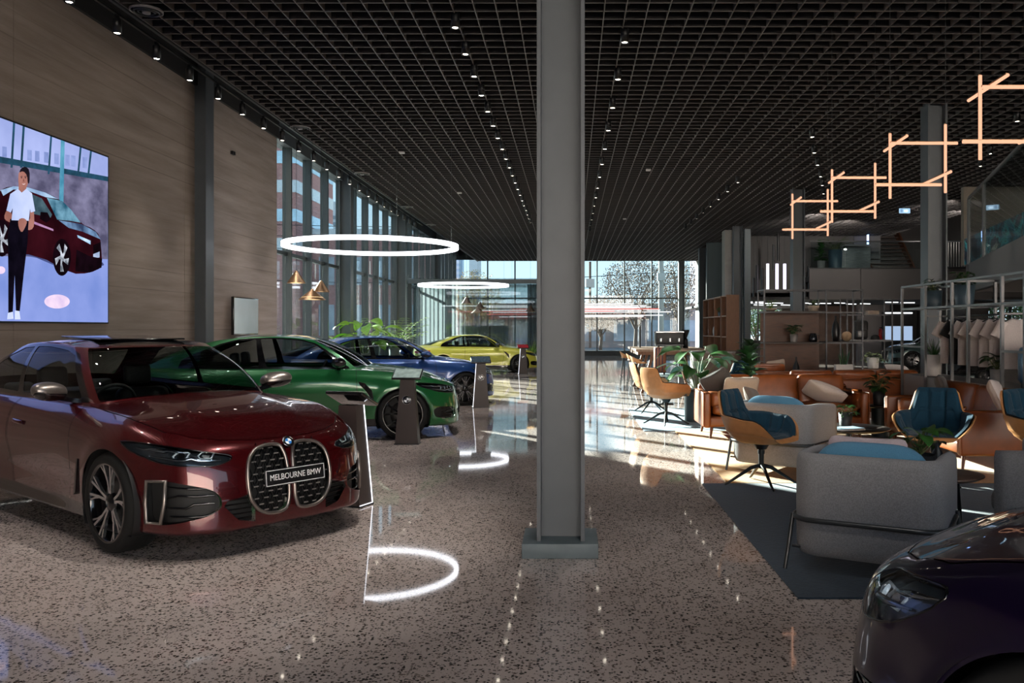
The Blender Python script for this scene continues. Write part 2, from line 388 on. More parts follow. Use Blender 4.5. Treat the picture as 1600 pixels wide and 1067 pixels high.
tr.bar((p1.x, p1.y, 4.83), (p3.x, p3.y, 4.83), .05)
struct('trim_162', tr, mat('rail_metal', '#8b8a8a', .35, .6, var=.03))
# ================================================================== CARS
def pchip(xk, yk, x):
    xk = np.asarray(xk, float); yk = np.asarray(yk, float); x = np.asarray(x, float)
    h = np.diff(xk); dl = np.diff(yk) / h; n = len(xk); d = np.zeros(n)
    if n == 2: d[:] = dl[0]
    else:
        for i in range(1, n-1):
            if dl[i-1]*dl[i] > 0:
                w1 = 2*h[i]+h[i-1]; w2 = h[i]+2*h[i-1]; d[i] = (w1+w2)/(w1/dl[i-1]+w2/dl[i])
        d[0] = dl[0]; d[-1] = dl[-1]
    i = np.clip(np.searchsorted(xk, x)-1, 0, n-2); t = np.clip((x-xk[i])/h[i], 0, 1)
    return (yk[i]*(2*t**3-3*t**2+1) + h[i]*d[i]*(t**3-2*t**2+t) + yk[i+1]*(-2*t**3+3*t**2) + h[i]*d[i+1]*(t**3-t**2))
def crom(P, n, dens=None):
    """resample a key polyline as a smooth curve; returns points, the keys' arclengths, and arclengths"""
    P = np.asarray(P, float); L = np.r_[0, np.cumsum(np.linalg.norm(np.diff(P, axis=0), axis=1))]
    s = np.linspace(0, L[-1], n)
    out = []
    for k in range(P.shape[1]):
        y = P[:, k]; m = np.gradient(y, L)
        i = np.clip(np.searchsorted(L, s)-1, 0, len(L)-2); h = L[i+1]-L[i]; t = (s-L[i])/h
        out.append(y[i]*(2*t**3-3*t**2+1)+h*m[i]*(t**3-2*t**2+t)+y[i+1]*(-2*t**3+3*t**2)+h*m[i+1]*(t**3-t**2))
    return np.stack(out, 1), L, s
def sdpoly(poly, X, Y):
    """signed distance to a polygon, negative inside"""
    P = np.asarray(poly, float); d = np.full(X.shape, 1e9); ins = np.zeros(X.shape, bool)
    for i in range(len(P)):
        a = P[i]; b = P[(i+1) % len(P)]; e = b-a
        t = np.clip(((X-a[0])*e[0]+(Y-a[1])*e[1])/(e@e+1e-12), 0, 1)
        d = np.minimum(d, np.hypot(X-a[0]-t*e[0], Y-a[1]-t*e[1]))
        c = ((a[1] > Y) != (b[1] > Y)) & (X < (b[0]-a[0])*(Y-a[1])/((b[1]-a[1]) if b[1] != a[1] else 1e-12)+a[0])
        ins ^= c
    return np.where(ins, -d, d)
class Surf:
    """positions, normals and surface parameters, with exact cuts along a scalar field"""
    def __init__(s, A, faces): s.A = A; s.F = faces          # A: n x 8  (xyz, normal, S, V)
    x = property(lambda s: s.A[:, 0]); y = property(lambda s: s.A[:, 1]); z = property(lambda s: s.A[:, 2])
    ny = property(lambda s: s.A[:, 4]); nx = property(lambda s: s.A[:, 3]); S = property(lambda s: s.A[:, 6]); V = property(lambda s: s.A[:, 7])
    def cut(s, f):
        """-> (inside f<0, outside)"""
        f = np.where(np.abs(f) < 1e-7, 1e-7, f); ext = []; cache = {}; n = len(s.A); fi, fo = [], []
        sg = f < 0
        for F in s.F:
            k = sum(1 for i in F if sg[i])
            if k == len(F): fi.append(F); continue
            if k == 0: fo.append(F); continue
            pi, po = [], []
            for a, b in zip(F, F[1:]+F[:1]):
                (pi if sg[a] else po).append(a)
                if sg[a] != sg[b]:
                    key = (a, b) if a < b else (b, a)
                    if key not in cache:
                        t = f[key[0]]/(f[key[0]]-f[key[1]]); ext.append(s.A[key[0]]*(1-t)+s.A[key[1]]*t); cache[key] = n+len(ext)-1
                    pi.append(cache[key]); po.append(cache[key])
            if len(pi) > 2: fi.append(pi)
            if len(po) > 2: fo.append(po)
        A = np.vstack([s.A, np.array(ext)]) if ext else s.A
        return Surf(A, fi).compact(), Surf(A, fo).compact()
    def compact(s):
        used = sorted({i for F in s.F for i in F}); mp = {a: k for k, a in enumerate(used)}
        return Surf(s.A[used] if used else np.zeros((0, 8)), [[mp[i] for i in F] for F in s.F])
    def pieces(s):
        par = list(range(len(s.A)))
        def fd(i):
            while par[i] != i: par[i] = par[par[i]]; i = par[i]
            return i
        for F in s.F:
            for a in F[1:]: par[fd(a)] = fd(F[0])
        g = {}
        for F in s.F: g.setdefault(fd(F[0]), []).append(F)
        return [Surf(s.A, fs).compact() for fs in g.values() if len(fs) > 6]
    def plus(s, o):
        n = len(s.A); return Surf(np.vstack([s.A, o.A]), s.F+[[i+n for i in F] for F in o.F])
    def off(s, d):
        A = s.A.copy(); A[:, :3] += A[:, 3:6]*d; return Surf(A, s.F)
    def build(s, name, m, parent, thick=0.0, label=None):
        if not s.F: return None
        me = bpy.data.meshes.new(name); me.from_pydata(s.A[:, :3].tolist(), [], s.F); me.update()
        me.polygons.foreach_set('use_smooth', [True]*len(me.polygons))
        N = s.A[:, 3:6]; N = N/np.maximum(np.linalg.norm(N, axis=1, keepdims=True), 1e-9)
        me.normals_split_custom_set_from_vertices(N.tolist())
        me.materials.append(m); o = bpy.data.objects.new(name, me); col.objects.link(o); o.parent = parent
        if label: o['label'] = label
        return o
def boundary(s):
    cnt = {}
    for F in s.F:
        for a, b in zip(F, F[1:]+F[:1]):
            k = (min(a, b), max(a, b)); cnt[k] = cnt.get(k, 0)+1
    adj = {}
    for (a, b), c in cnt.items():
        if c == 1: adj.setdefault(a, []).append(b); adj.setdefault(b, []).append(a)
    loops = []; seen = set()
    for st in adj:
        if st in seen: continue
        lp = [st]; seen.add(st); cur = st
        while True:
            nx = [q for q in adj[cur] if q not in seen]
            if not nx: break
            cur = nx[0]; seen.add(cur); lp.append(cur)
        if len(lp) > 5: loops.append(lp)
    return loops
def net(P, S, V):
    """P: nS x nV x 3 grid of the left half (y>=0), front centre to rear centre -> mirrored Surf"""
    nS, nV = P.shape[:2]
    R = P[::-1].copy(); R[:, :, 1] *= -1
    G = np.concatenate([R[:-1], P], 0); SS = np.concatenate([-S[::-1][:-1], S])
    dS = np.gradient(G, axis=0); dV = np.gradient(G, axis=1)
    # centre front column: symmetric difference already; rear seam: force y normal to 0
    N = np.cross(dS, dV); N /= np.maximum(np.linalg.norm(N, axis=2, keepdims=True), 1e-9)
    for k in (0, -1): N[k, :, 1] = 0
    n = G.shape[0]
    A = np.concatenate([G, N, np.repeat(SS[:, None, None], nV, 1), np.broadcast_to(V[None, :, None] if V.ndim == 1 else V, (n, nV, 1))], 2).reshape(-1, 8)
    F = [[i*nV+j, (i+1)*nV+j, (i+1)*nV+j+1, i*nV+j+1] for i in range(n-1) for j in range(nV-1)]
    return Surf(A, F)

def body_surf(q):
    O = [(.80,0),(.797,.20),(.775,.42),(.715,.60),(.60,.735),(.42,.835),(.20,.892),(0,.91),(-.45,.908),(-1.0,.90),(-1.6,.90),(-2.2,.908),(-2.6,.93),(-2.856,.935),(-3.2,.912),(-3.5,.855),(-3.7,.765),(-3.84,.58),(-3.9,.3),(-3.91,0)]
    n = q.get('n', 230)
    C, L, s = crom(O, n); C[0, 1] = 0; C[-1, 1] = 0
    tg = np.gradient(C, axis=0); tg /= np.linalg.norm(tg, axis=1, keepdims=True)
    nr = np.stack([tg[:, 1], -tg[:, 0]], 1)          # outward for front->left->rear order
    nr = np.where((nr*np.stack([C[:, 0]+1.5, C[:, 1]], 1)).sum(1, keepdims=True) < 0, -nr, nr)
    prof = {0: [(.17,.15),(.05,.165),(.012,.20),(.008,.27),(.012,.40),(.028,.52),(.048,.61),(.075,.69),(.115,.733),(.18,.758)],
            3: [(.17,.15),(.04,.165),(.0,.20),(.0,.27),(.005,.40),(.02,.52),(.04,.62),(.07,.695),(.12,.74),(.185,.775)],
            5: [(.17,.16),(.05,.17),(.01,.20),(.0,.28),(.0,.42),(.01,.55),(.022,.65),(.05,.73),(.10,.79),(.17,.832)],
            7: [(.20,.18),(.06,.185),(.015,.21),(.0,.30),(.0,.45),(.0,.60),(.008,.71),(.035,.80),(.088,.872),(.165,.912)],
            9: [(.24,.17),(.08,.175),(.035,.20),(.05,.28),(.048,.40),(.022,.54),(.005,.67),(.012,.785),(.045,.885),(.105,.955)],
            11: [(.24,.17),(.08,.175),(.035,.20),(.05,.28),(.045,.40),(.02,.55),(.0,.69),(.012,.80),(.05,.895),(.115,.962)],
            13: [(.2,.2),(.06,.205),(.02,.225),(.0,.31),(.0,.45),(-.004,.62),(.005,.76),(.035,.87),(.095,.945),(.18,.985)],
            15: [(.2,.2),(.06,.21),(.02,.24),(.0,.32),(.0,.45),(.0,.60),(.01,.74),(.04,.86),(.09,.945),(.16,.99)],
            19: [(.2,.2),(.06,.22),(.02,.26),(0,.34),(.0,.46),(.01,.57),(.01,.70),(.03,.84),(.05,.94),(.10,.985)]}
    ks = sorted(prof); lk = [L[k] for k in ks]
    K = 10
    ins = np.stack([pchip(lk, [prof[k][j][0] for k in ks], s) for j in range(K)], 1)
    zz = np.stack([pchip(lk, [prof[k][j][1] for k in ks], s) for j in range(K)], 1)
    nv = q.get('nv', 46); tv = np.linspace(0, K-1, nv)
    I = np.stack([pchip(np.arange(K), ins[i], tv) for i in range(n)]); Z = np.stack([pchip(np.arange(K), zz[i], tv) for i in range(n)])
    side = np.stack([C[:, :1]-nr[:, :1]*I, np.maximum(C[:, 1:]-nr[:, 1:]*I, 0), Z], 2)
    # flared lips round the wheels
    for wxp in (0, q['wb']):
        dd = np.hypot(side[:, :, 0]-wxp, side[:, :, 2]-.335)
        g = np.exp(-((dd-.40)/.07)**2)*(np.abs(side[:, :, 1]) > .6)
        side[:, :, 1] += .014*g*np.clip((side[:, :, 2]-.25)/.2, 0, 1)
    # top: from the shoulder edge to the spine
    nt_ = q.get('nt', 30); e = side[:, -1]; ec = side[:, -1] - side[:, -2]
    sx = np.clip(e[:, 0], -3.55, .28)
    r = np.linspace(0, 1, nt_+1)[1:]
    zc = lambda x: pchip([-4, -3.85, -3.7, -3.4, -2.9, -1, -.55, -.3, 0, .2, .45, .62, .8], [.985, 1.0, 1.025, 1.035, 1.03, 1.02, 1.008, .982, .94, .904, .850, .802, .76], x)
    X = e[:, None, 0]*(1-r)+sx[:, None]*r; Y = e[:, None, 1]*(1-r)
    zcx = zc(X); Zt = e[:, None, 2]+(zcx-e[:, None, 2])*(1-(1-r)**2.0)
    # power-dome creases on the bonnet
    yc = pchip([-.6, .1, .7], [.50, .42, .20], X)
    fade = np.clip((.62-X)/.3, 0, 1)*np.clip((X+.75)/.2, 0, 1)
    Zt += .013*fade/(1+np.exp((Y-yc)/.022))*np.clip(r*5, 0, 1)
    top = np.stack([X, Y, Zt], 2)
    P = np.concatenate([side, top], 1)
    V = np.r_[tv/(K-1), 1+r]
    return net(P, s, V)
def cabin_surf(q):
    B = [(-.42,0),(-.44,.26),(-.50,.49),(-.58,.645),(-.74,.725),(-1.1,.755),(-1.5,.772),(-2.0,.775),(-2.5,.762),(-2.9,.725),(-3.2,.665),(-3.42,.56),(-3.55,.40),(-3.60,.2),(-3.61,0)]
    Rf = [(-1.13,0),(-1.145,.22),(-1.17,.39),(-1.21,.485),(-1.30,.54),(-1.48,.575),(-1.72,.592),(-2.0,.592),(-2.25,.578),(-2.45,.55),(-2.58,.50),(-2.66,.42),(-2.71,.29),(-2.73,.15),(-2.735,0)]
    Rz = [1.372,1.372,1.370,1.366,1.372,1.392,1.405,1.400,1.382,1.358,1.335,1.318,1.305,1.30,1.298]
    Bz = [1.0,.995,.985,.965,.945,.945,.95,.955,.96,.97,.99,1.005,1.015,1.02,1.02]
    if q.get('coupe'):
        for i in range(8, 15):
            Rf[i] = (Rf[i][0]+.06*(i-7)/7, Rf[i][1]-.01); Rz[i] -= .012*(i-7)/3 if i < 11 else .03
    n = q.get('nc', 150); K3 = np.concatenate([np.array(B), np.array(Rf), np.array(Rz)[:, None], np.array(Bz)[:, None]], 1)
    # parametrise by the base outline
    LB = np.r_[0, np.cumsum(np.linalg.norm(np.diff(np.array(B), axis=0), axis=1))]
    s = np.linspace(0, LB[-1], n); cols = []
    for k in range(6):
        y = K3[:, k]; m = np.gradient(y, LB); i = np.clip(np.searchsorted(LB, s)-1, 0, len(LB)-2); h = LB[i+1]-LB[i]; t = (s-LB[i])/h
        cols.append(y[i]*(2*t**3-3*t**2+1)+h*m[i]*(t**3-2*t**2+t)+y[i+1]*(-2*t**3+3*t**2)+h*m[i+1]*(t**3-t**2))
    bx, by, rx, ry, rz, bz = cols; by[0] = by[-1] = ry[0] = ry[-1] = 0
    nv = 30; v = np.linspace(0, 1, nv)
    bl = .035*np.sin(PI*v)
    d = np.stack([bx, by], 1); tg = np.gradient(d, axis=0); nr = np.stack([-tg[:, 1], tg[:, 0]], 1); nr /= np.maximum(np.linalg.norm(nr, axis=1, keepdims=True), 1e-9)
    nr = np.where((nr*np.stack([bx+2, by], 1)).sum(1, keepdims=True) < 0, -nr, nr)
    X = bx[:, None]*(1-v)+rx[:, None]*v+nr[:, :1]*bl*.6; Y = np.maximum(by[:, None]*(1-v)+ry[:, None]*v+nr[:, 1:]*bl, 0)
    Y[0] = 0; Y[-1] = 0
    Z = bz[:, None]*(1-v)+rz[:, None]*v + (.03*np.sin(PI*v))
    side = np.stack([X, Y, Z], 2)
    nt_ = 22; r = np.linspace(0, 1, nt_+1)[1:]; sx = np.clip(rx, -2.3, -1.5)
    zc = lambda x: pchip([-2.8, -2.735, -2.5, -2.2, -1.85, -1.6, -1.35, -1.13, -1.0], [1.27, 1.30, 1.362, 1.412, 1.436, 1.436, 1.418, 1.374, 1.34], x)
    TX = rx[:, None]*(1-r)+sx[:, None]*r; TY = ry[:, None]*(1-r)
    TZ = rz[:, None]+(zc(TX)-rz[:, None])*(1-(1-r)**2.3)
    P = np.concatenate([side, np.stack([TX, TY, TZ], 2)], 1)
    return net(P, s, np.r_[v*.5, .5+r])

def lerp_poly(poly, n=4):
    out = []
    for a, b in zip(poly, poly[1:]+poly[:1]):
        for k in range(n): out.append((a[0]+(b[0]-a[0])*k/n, a[1]+(b[1]-a[1])*k/n))
    return out
def smooth_poly(poly, it=2, keep=.25):
    for _ in range(it):
        o = []
        for a, b in zip(poly, poly[1:]+poly[:1]):
            o.append((a[0]*(1-keep)+b[0]*keep, a[1]*(1-keep)+b[1]*keep)); o.append((a[0]*keep+b[0]*(1-keep), a[1]*keep+b[1]*(1-keep)))
        poly = o
    return poly

TYRE = mat('tyre_rubber', '#111111', .75, 0, .3, var=.1); RUBBER = mat('black_rubber', '#0d0d0e', .6, var=.05)
GLOSSB = mat('gloss_black_trim', '#0b0b0d', .12, 0, .5, coat=.5, var=.02)
SATIN = mat('satin_grey_metal', '#8d8580', .32, .85, var=.03); CHROME = mat('bright_metal', '#d6d6d8', .12, 1, var=.02)
ALLOY = mat('machined_alloy', '#b9b8ba', .25, .9, var=.03); DISC = mat('brake_disc', '#5e5d5c', .35, .9, var=.05)
DARKIN = mat('cabin_black', '#121213', .7, var=.1); SEATM = mat('seat_black', '#191819', .6, var=.1)
LAMPIN = mat('lamp_inner', '#1d2024', .3, .3, var=.1, scale=3); LAMPLED = mat('lamp_daylight_guide', '#dfe8f0', .2, .2)
REDLAMP = mat('tail_lamp_red', '#a10c12', .15, coat=1)
CARGLASS = pane('car_glass', '#bcc4c4', .9); WSGLASS = pane('windscreen_glass', '#b4bcba', 1.0); LENS = pane('lamp_lens', '#e4eaee', 1.3)
def paint(name, c, metal=.35, rough=.32): return mat(name, c, rough, metal, .5, coat=1.0, var=.03, scale=900)

def make_wheel(style):
    """tyre at the origin, axle along y, outer face at y=0 looking to +y; returns builder list"""
    R, W = .342, .245; rr = .272
    ty = MB().lathe([(rr-.012, -.012), (rr+.012, -.004), (R-.045, -.0), (R-.018, -.010), (R-.004, -.035), (R, -.06), (R, -W+.06), (R-.004, -W+.035), (R-.018, -W+.010), (rr+.01, -W)], 64, axis='y')
    for g in (-.08, -.12, -.165):       # tread grooves as thin dark rings
        ty.lathe([(R+.0006, g-.004), (R+.0006, g+.004)], 64, axis='y')
    rim = MB().lathe([(rr+.004, -.010), (rr-.012, -.004), (rr-.02, -.02), (rr-.026, -.06), (rr-.03, -W+.02)], 64, axis='y')
    face = MB()
    def spoke(a0, a1, r0, r1, w0, w1, y0, y1, th=.022):
        p = []
        for r, a, w, y in ((r0, a0, w0, y0), ((r0+r1)/2, (a0+a1)/2, (w0+w1)/2*.9, (y0+y1)/2-.004), (r1, a1, w1, y1)):
            c, s_ = math.cos(a), math.sin(a); px, pz = r*c, r*s_; tx, tz = -s_, c
            p += [(px-tx*w, y, pz-tz*w), (px+tx*w, y, pz+tz*w), (px+tx*w*.7, y-th, pz+tz*w*.7), (px-tx*w*.7, y-th, pz-tz*w*.7)]
        f = []
        for i in (0, 1):
            o = i*4
            for k in range(4): f.append((o+k, o+(k+1) % 4, o+4+(k+1) % 4, o+4+k))
        f += [(3, 2, 1, 0), (8, 9, 10, 11)]
        face.add(p, f)
    n = 5
    for k in range(n):
        a = 2*PI*k/n + PI/2
        if style == 'double':
            for sg in (-1, 1):
                spoke(a+sg*.12, a+sg*.19, .05, .262, .010, .009, -.035, -.010)
                spoke(a+sg*.17, a+sg*.36, .14, .262, .006, .007, -.028, -.012)
        elif style == 'vee':
            for sg in (-1, 1): spoke(a+sg*.16, a+sg*.30, .05, .262, .012, .013, -.04, -.010)
        else:
            for sg in (-1, 1):
                spoke(a+sg*.12, a+sg*.36, .05, .262, .016, .010, -.035, -.010); spoke(a+sg*.10, a+sg*.08, .10, .262, .008, .008, -.03, -.012)
    hub = MB().lathe([(.0, -.022), (.03, -.022), (.034, -.028), (.062, -.034), (.066, -.06)], 32, axis='y')
    disc = MB().lathe([(.06, -.085), (.17, -.085), (.172, -.10), (.06, -.10)], 40, axis='y')
    disc.box((-.17, -.13, -.09), (-.08, -.07, .09))
    back = MB().lathe([(.02, -.14), (rr-.03, -.14)], 32, axis='y')
    return ty, rim, face, hub, disc, back
WHEELS = {}
def add_wheel(car, x, y, sgn, style, face_m, rim_m, steer=0.0):
    key = style
    if key not in WHEELS: WHEELS[key] = make_wheel(style)
    ty, rim, face, hub, disc, back = WHEELS[key]
    M = T(rz=0 if sgn > 0 else PI)
    def xf(mb):
        o = MB(); o.add(mb.v, mb.f, True, M); o.sm = list(mb.sm); return o
    w_ = xf(ty).build('tyre', TYRE, car); w_.location = (x, y, .342); w_.rotation_euler = (0, 0, steer)
    xf(rim).build('rim', rim_m, w_); xf(face).build('spokes', face_m, w_); xf(hub).build('hub', rim_m, w_)
    xf(disc).build('brake_disc', DISC, w_); xf(back).build('inner_barrel', RUBBER, w_)
    return w_

def roundel(parent, M, r, coloured=True):
    """round badge: dark ring, quartered disc"""
    mb = MB().lathe([(0, 0), (r, 0), (r, .004), (r*.96, .006), (r*.60, .006)], 40, M=M)
    bd = mb.build('badge', mat('badge_ring', '#15171b', .25, .3) if coloured else GLOSSB, parent)
    rim = MB().tube([M @ Vector((r*math.cos(a), r*math.sin(a), .005)) for a in np.linspace(0, 2*PI, 40, endpoint=False)], r*.05, 6, closed=True)
    rim.tube([M @ Vector((r*.6*math.cos(a), r*.6*math.sin(a), .006)) for a in np.linspace(0, 2*PI, 40, endpoint=False)], r*.035, 6, closed=True)
    rim.build('badge_rim', CHROME, bd)
    for k, c in enumerate(('#e8eaee', '#2a77c4', '#e8eaee', '#2a77c4')):
        a0 = k*PI/2
        v = [M @ Vector((0, 0, .0066))] + [M @ Vector((r*.58*math.cos(a0+PI/2*i/8), r*.58*math.sin(a0+PI/2*i/8), .0066)) for i in range(9)]
        cc = c if coloured else ('#e8eaee' if k % 2 == 0 else '#15171b')
        MB().add(v, [(0, i, i+1) for i in range(1, 9)]).build('badge_quarter', mat('badge_'+cc[1:], cc, .3), bd, fix=False)
    return bd

def build_car(q):
    root = thing(q['name'], q['label'], 'car', (q['x'], q['y'], 0), q['rz'])
    P = q['paint']; wb = q['wb'] = -2.856
    b = body_surf(q)
    x, y, z = b.x, b.y, b.z
    # under the cabin the body is open so the interior shows
    base = [(-.50,0),(-.52,.25),(-.59,.44),(-.70,.58),(-.85,.66),(-1.2,.71),(-2.4,.72),(-2.85,.68),(-3.15,.60),(-3.35,.46),(-3.45,.2),(-3.46,0)]
    base = base + [(a, -c) for a, c in base[::-1][1:-1]]
    f = np.where(b.V > 1.0, sdpoly(base, x, y), 1.0); _, b = b.cut(f)
    # wheel arches
    for wxp in (0, wb):
        f = np.where(np.abs(b.y) > .55, np.hypot(b.x-wxp, b.z-.335)-.372, 1.0)
        _, b = b.cut(f)
    parts = {}
    def front(s): return s.x > .15
    # kidney grille openings (front projection), one each side of the centre
    kid = q['kid']
    def kpoly(sg): return [(sg*a, c) for a, c in kid]
    grills = []
    for sg in (1, -1):
        f = np.where((b.x > .35) & (b.V < 1.0), sdpoly(kpoly(sg), b.y, b.z), 1.0)
        g, b = b.cut(f); grills.append((sg, g))
    lamps = []
    for sg in (1, -1):
        f = np.where((b.x > .1) & (b.V < 1.0), sdpoly([(sg*a, c) for a, c in q['lamp']], b.y, b.z), 1.0)
        g, b = b.cut(f); lamps.append((sg, g))
    intakes = []
    for sg in (1, -1):
        f = np.where((b.x > .3) & (b.V < 1.0), sdpoly([(sg*a, c) for a, c in q['intake']], b.y, b.z), 1.0)
        g, b = b.cut(f); intakes.append((sg, g))
    f = np.where((b.x > .5) & (b.V < 1.0), sdpoly(q['lower'], np.abs(b.y), b.z), 1.0)
    low, b = b.cut(f)
    for sg in (1, -1):
        pass
    # tail lamps
    tails = []
    for sg in (1, -1):
        f = np.where((b.x < -3.3) & (b.V < 1.0), sdpoly([(sg*a, c) for a, c in [(.95,.86),(.45,.83),(.42,.78),(.70,.73),(.95,.77)]], b.y, b.z), 1.0)
        g, b = b.cut(f); tails.append((sg, g))
    # dark lower edge: sill, splitter, diffuser
    f = b.z - np.where(b.x > .3, .168, np.where(b.x < -3.2, .34, .29)); f = np.where(b.V < .5, f, 1.0)
    sk, b = b.cut(f)
    # panel lines
    gaps = []
    def line(f, w=.0035, cond=None):
        nonlocal b
        f = np.where(cond, f, 1.0) if cond is not None else f
        i1, o1 = b.cut(f-w)
        if cond is not None: pass
        inn, ring = i1.cut(_eval(i1)+w)
        gaps.append(ring); return inn, o1
    # bonnet
    hp = [(.655,0),(.65,.22),(.60,.42),(.50,.58),(.36,.69),(.10,.755),(-.30,.765),(-.62,.745),(-.63,.66),(-.56,.50),(-.50,.25),(-.485,0)]
    hp = hp + [(a, -c) for a, c in hp[::-1][1:-1]]
    _eval = lambda s: np.where(s.V > .80, sdpoly(hp, s.x, s.y), 1.0)
    hood, b = line(_eval(b)); parts['hood'] = hood
    doors = []
    if q.get('coupe'): dl = [[(-.66,.27),(-.60,.60),(-.64,1.2),(-2.02,1.2),(-2.05,.62),(-2.0,.27)]]
    else: dl = [[(-.66,.27),(-.60,.60),(-.64,1.2),(-1.74,1.2),(-1.76,.62),(-1.74,.27)], [(-1.765,.27),(-1.785,.62),(-1.765,1.2),(-2.72,1.2),(-2.66,.90),(-2.55,.72),(-2.46,.55),(-2.42,.42),(-2.36,.27)]]
    for sg in (1, -1):
        for k, d in enumerate(dl):
            _eval = lambda s: np.where((s.y*sg > .3) & (s.V < 1.02), sdpoly(d, s.x, s.z), 1.0)
            dr, b = line(_eval(b)); doors.append((sg, k, dr))
    # boot lid
    tp = [(-3.42,.52),(-3.60,.50),(-3.95,.55),(-3.95,-.55),(-3.60,-.50),(-3.42,-.52)]
    b.build('body_shell', P, root)
    parts['hood'].build('bonnet', P, root)
    for h in gaps:
        for h1 in h.pieces(): h1.off(-.006).build('panel_seam', RUBBER, root)
    sk.build('lower_trim', GLOSSB, root)
    for sg, k, dr in doors:
        d_ = dr.build('door', P, root)
        hx = (-1.55, -2.45)[k] if not q.get('coupe') else -1.78
        yy = .905*sg
        hb_ = MB(); 
        hb_.grid(lambda u, v: (hx+(u-.5)*.20, sg*(.9+.018*math.sin(PI*u)**.5*math.cos((v-.5)*PI)), .79+.016*math.sin((v-.5)*PI)+(u-.5)*-.01), 14, 8)
        hb_.build('door_handle', P if not q.get('dark_handle') else GLOSSB, d_)
    # dark wheel housings
    for wxp in (0, wb):
        for sg in (1, -1):
            mb = MB(); mb.lathe([(.385, .915*0+.50), (.385, .895)], 40, M=T(wxp, 0, .335) @ T(rz=0 if sg > 0 else PI), axis='y'); mb.lathe([(.02, .50), (.385, .50)], 40, M=T(wxp, 0, .335) @ T(rz=0 if sg > 0 else PI), axis='y')
            # keep above the ground
            mb.v = [(a, c, max(d, .16)) for a, c, d in mb.v]
            mb.build('wheel_housing', RUBBER, root)
    # kidney grilles
    for sg, gsurf in grills:
        back_ = gsurf.off(-.045); gb = back_.build('grille', RUBBER, root)
        fr = MB()
        for lp in boundary(gsurf):
            pts = gsurf.A[lp, :3] + gsurf.A[lp, 3:6]*.004
            m_ = len(pts); sel = [Vector(pts[i]) for i in np.linspace(0, m_, 60, endpoint=False).astype(int)]
            sel = [(sel[i-1]+sel[i]*2+sel[(i+1) % 60])/4 for i in range(60)]
            fr.tube(sel, .0125, 8, closed=True)
        fr.build('grille_frame', q.get('kid_m', SATIN), gb)
        bars = MB(); ys = [abs(a) for a, c in kid]; zs = [c for a, c in kid]; zrow = min(zs)+.03; i = 0
        yg, zg = gsurf.A[:, 1], gsurf.A[:, 2]
        if q.get('kid_bars') == 'dash':
            hexb = MB()
            while zrow < max(zs)-.01:
                yc = min(ys)+.03+(.035 if i % 2 else 0)
                while yc < max(ys)-.02:
                    if sdpoly(kid, np.array([yc-.018, yc+.018]), np.array([zrow, zrow])).max() < -.006:
                        j = np.argmin((yg-sg*yc)**2+(zg-zrow)**2); p = gsurf.A[j, :3]; nn = gsurf.A[j, 3:6]
                        cx = p[0]-.012
                        bars.cbox((cx, sg*yc, zrow), (.006, .032, .008), T() )
                        # honeycomb webs
                        for dy in (-.035, .035):
                            hexb.bar((cx-.012, sg*(yc-.02 if dy < 0 else yc+.02), zrow), (cx-.012, sg*(yc+dy), zrow+.041), .005)
                            hexb.bar((cx-.012, sg*(yc-.02 if dy < 0 else yc+.02), zrow), (cx-.012, sg*(yc+dy), zrow-.041), .005)
                    yc += .07
                zrow += .041; i += 1
            hexb.build('grille_mesh', GLOSSB, gb)
            bars.build('grille_studs', mat('stud_grey', '#9b9692', .3, .6), gb)
        else:
            while zrow < max(zs)-.01:
                yy = [a for a in np.linspace(min(ys), max(ys), 24) if sdpoly(kid, np.array([a]), np.array([zrow]))[0] < -.006]
                if len(yy) > 1:
                    pts = []
                    for a in yy[::3]+[yy[-1]]:
                        j = np.argmin((yg-sg*a)**2+(zg-zrow)**2); pts.append((gsurf.A[j, 0]-.01, sg*a, zrow))
                    bars.tube(pts, .006, 6)
                zrow += .045
            bars.build('grille_slats', GLOSSB, gb)
    # headlights
    for sg, gs in lamps:
        hl = gs.off(-.032).build('headlight', q.get('lamp_m', LAMPIN), root)
        c0 = gs.A[:, :3].mean(0); nn = gs.A[:, 3:6].mean(0); nn /= np.linalg.norm(nn)
        lens = gs.off(.001).build('lamp_lens', LENS, hl)
        led = MB()
        for k, tt in enumerate((.30, .58)):
            lo, hi = gs.A[:, 1].min(), gs.A[:, 1].max(); inner = (lo if sg > 0 else hi); outer = (hi if sg > 0 else lo)
            yt = inner+(outer-inner)*tt; j = np.argmin((gs.A[:, 1]-yt)**2+(gs.A[:, 2]-(c0[2]-.004))**2); p = Vector(gs.A[j, :3])-Vector(gs.A[j, 3:6])*.03
            u, v = basis(Vector(gs.A[j, 3:6])); 
            led.tube([p+u*.05*ca+v*.026*sa for ca, sa in ((-1, -.8), (-.6, .9), (.7, .9), (1, 0), (.5, -1), (-.8, -1))], .006, 6, closed=True)
            MB().cyl(p-Vector(gs.A[j, 3:6])*.02, p+Vector(gs.A[j, 3:6])*.004, .019, .024, 20).build('projector', CHROME, hl)
        led.build('light_guide', LAMPLED, hl)
        wing = MB(); ya, yb_ = (np.abs(gs.A[:, 1]).min(), np.abs(gs.A[:, 1]).max())
        for dz, t0_, t1_ in ((-.028, .12, .86), (.022, .55, .93)):
            pts = []
            for tt in np.linspace(t0_, t1_, 9):
                yt = ya+(yb_-ya)*tt; zz_ = c0[2]+(.05*(tt-.5))+dz; j = np.argmin((np.abs(gs.A[:, 1])-yt)**2+(gs.A[:, 2]-zz_)**2); pts.append(Vector(gs.A[j, :3])-Vector(gs.A[j, 3:6])*.02)
            wing.tube(pts, [.004+.010*math.sin(PI*k/8) for k in range(9)], 8)
        wing.build('reflector_wing', mat('lamp_reflector', '#aeb9c4', .12, 1, var=.05), hl)
        rimm = MB()
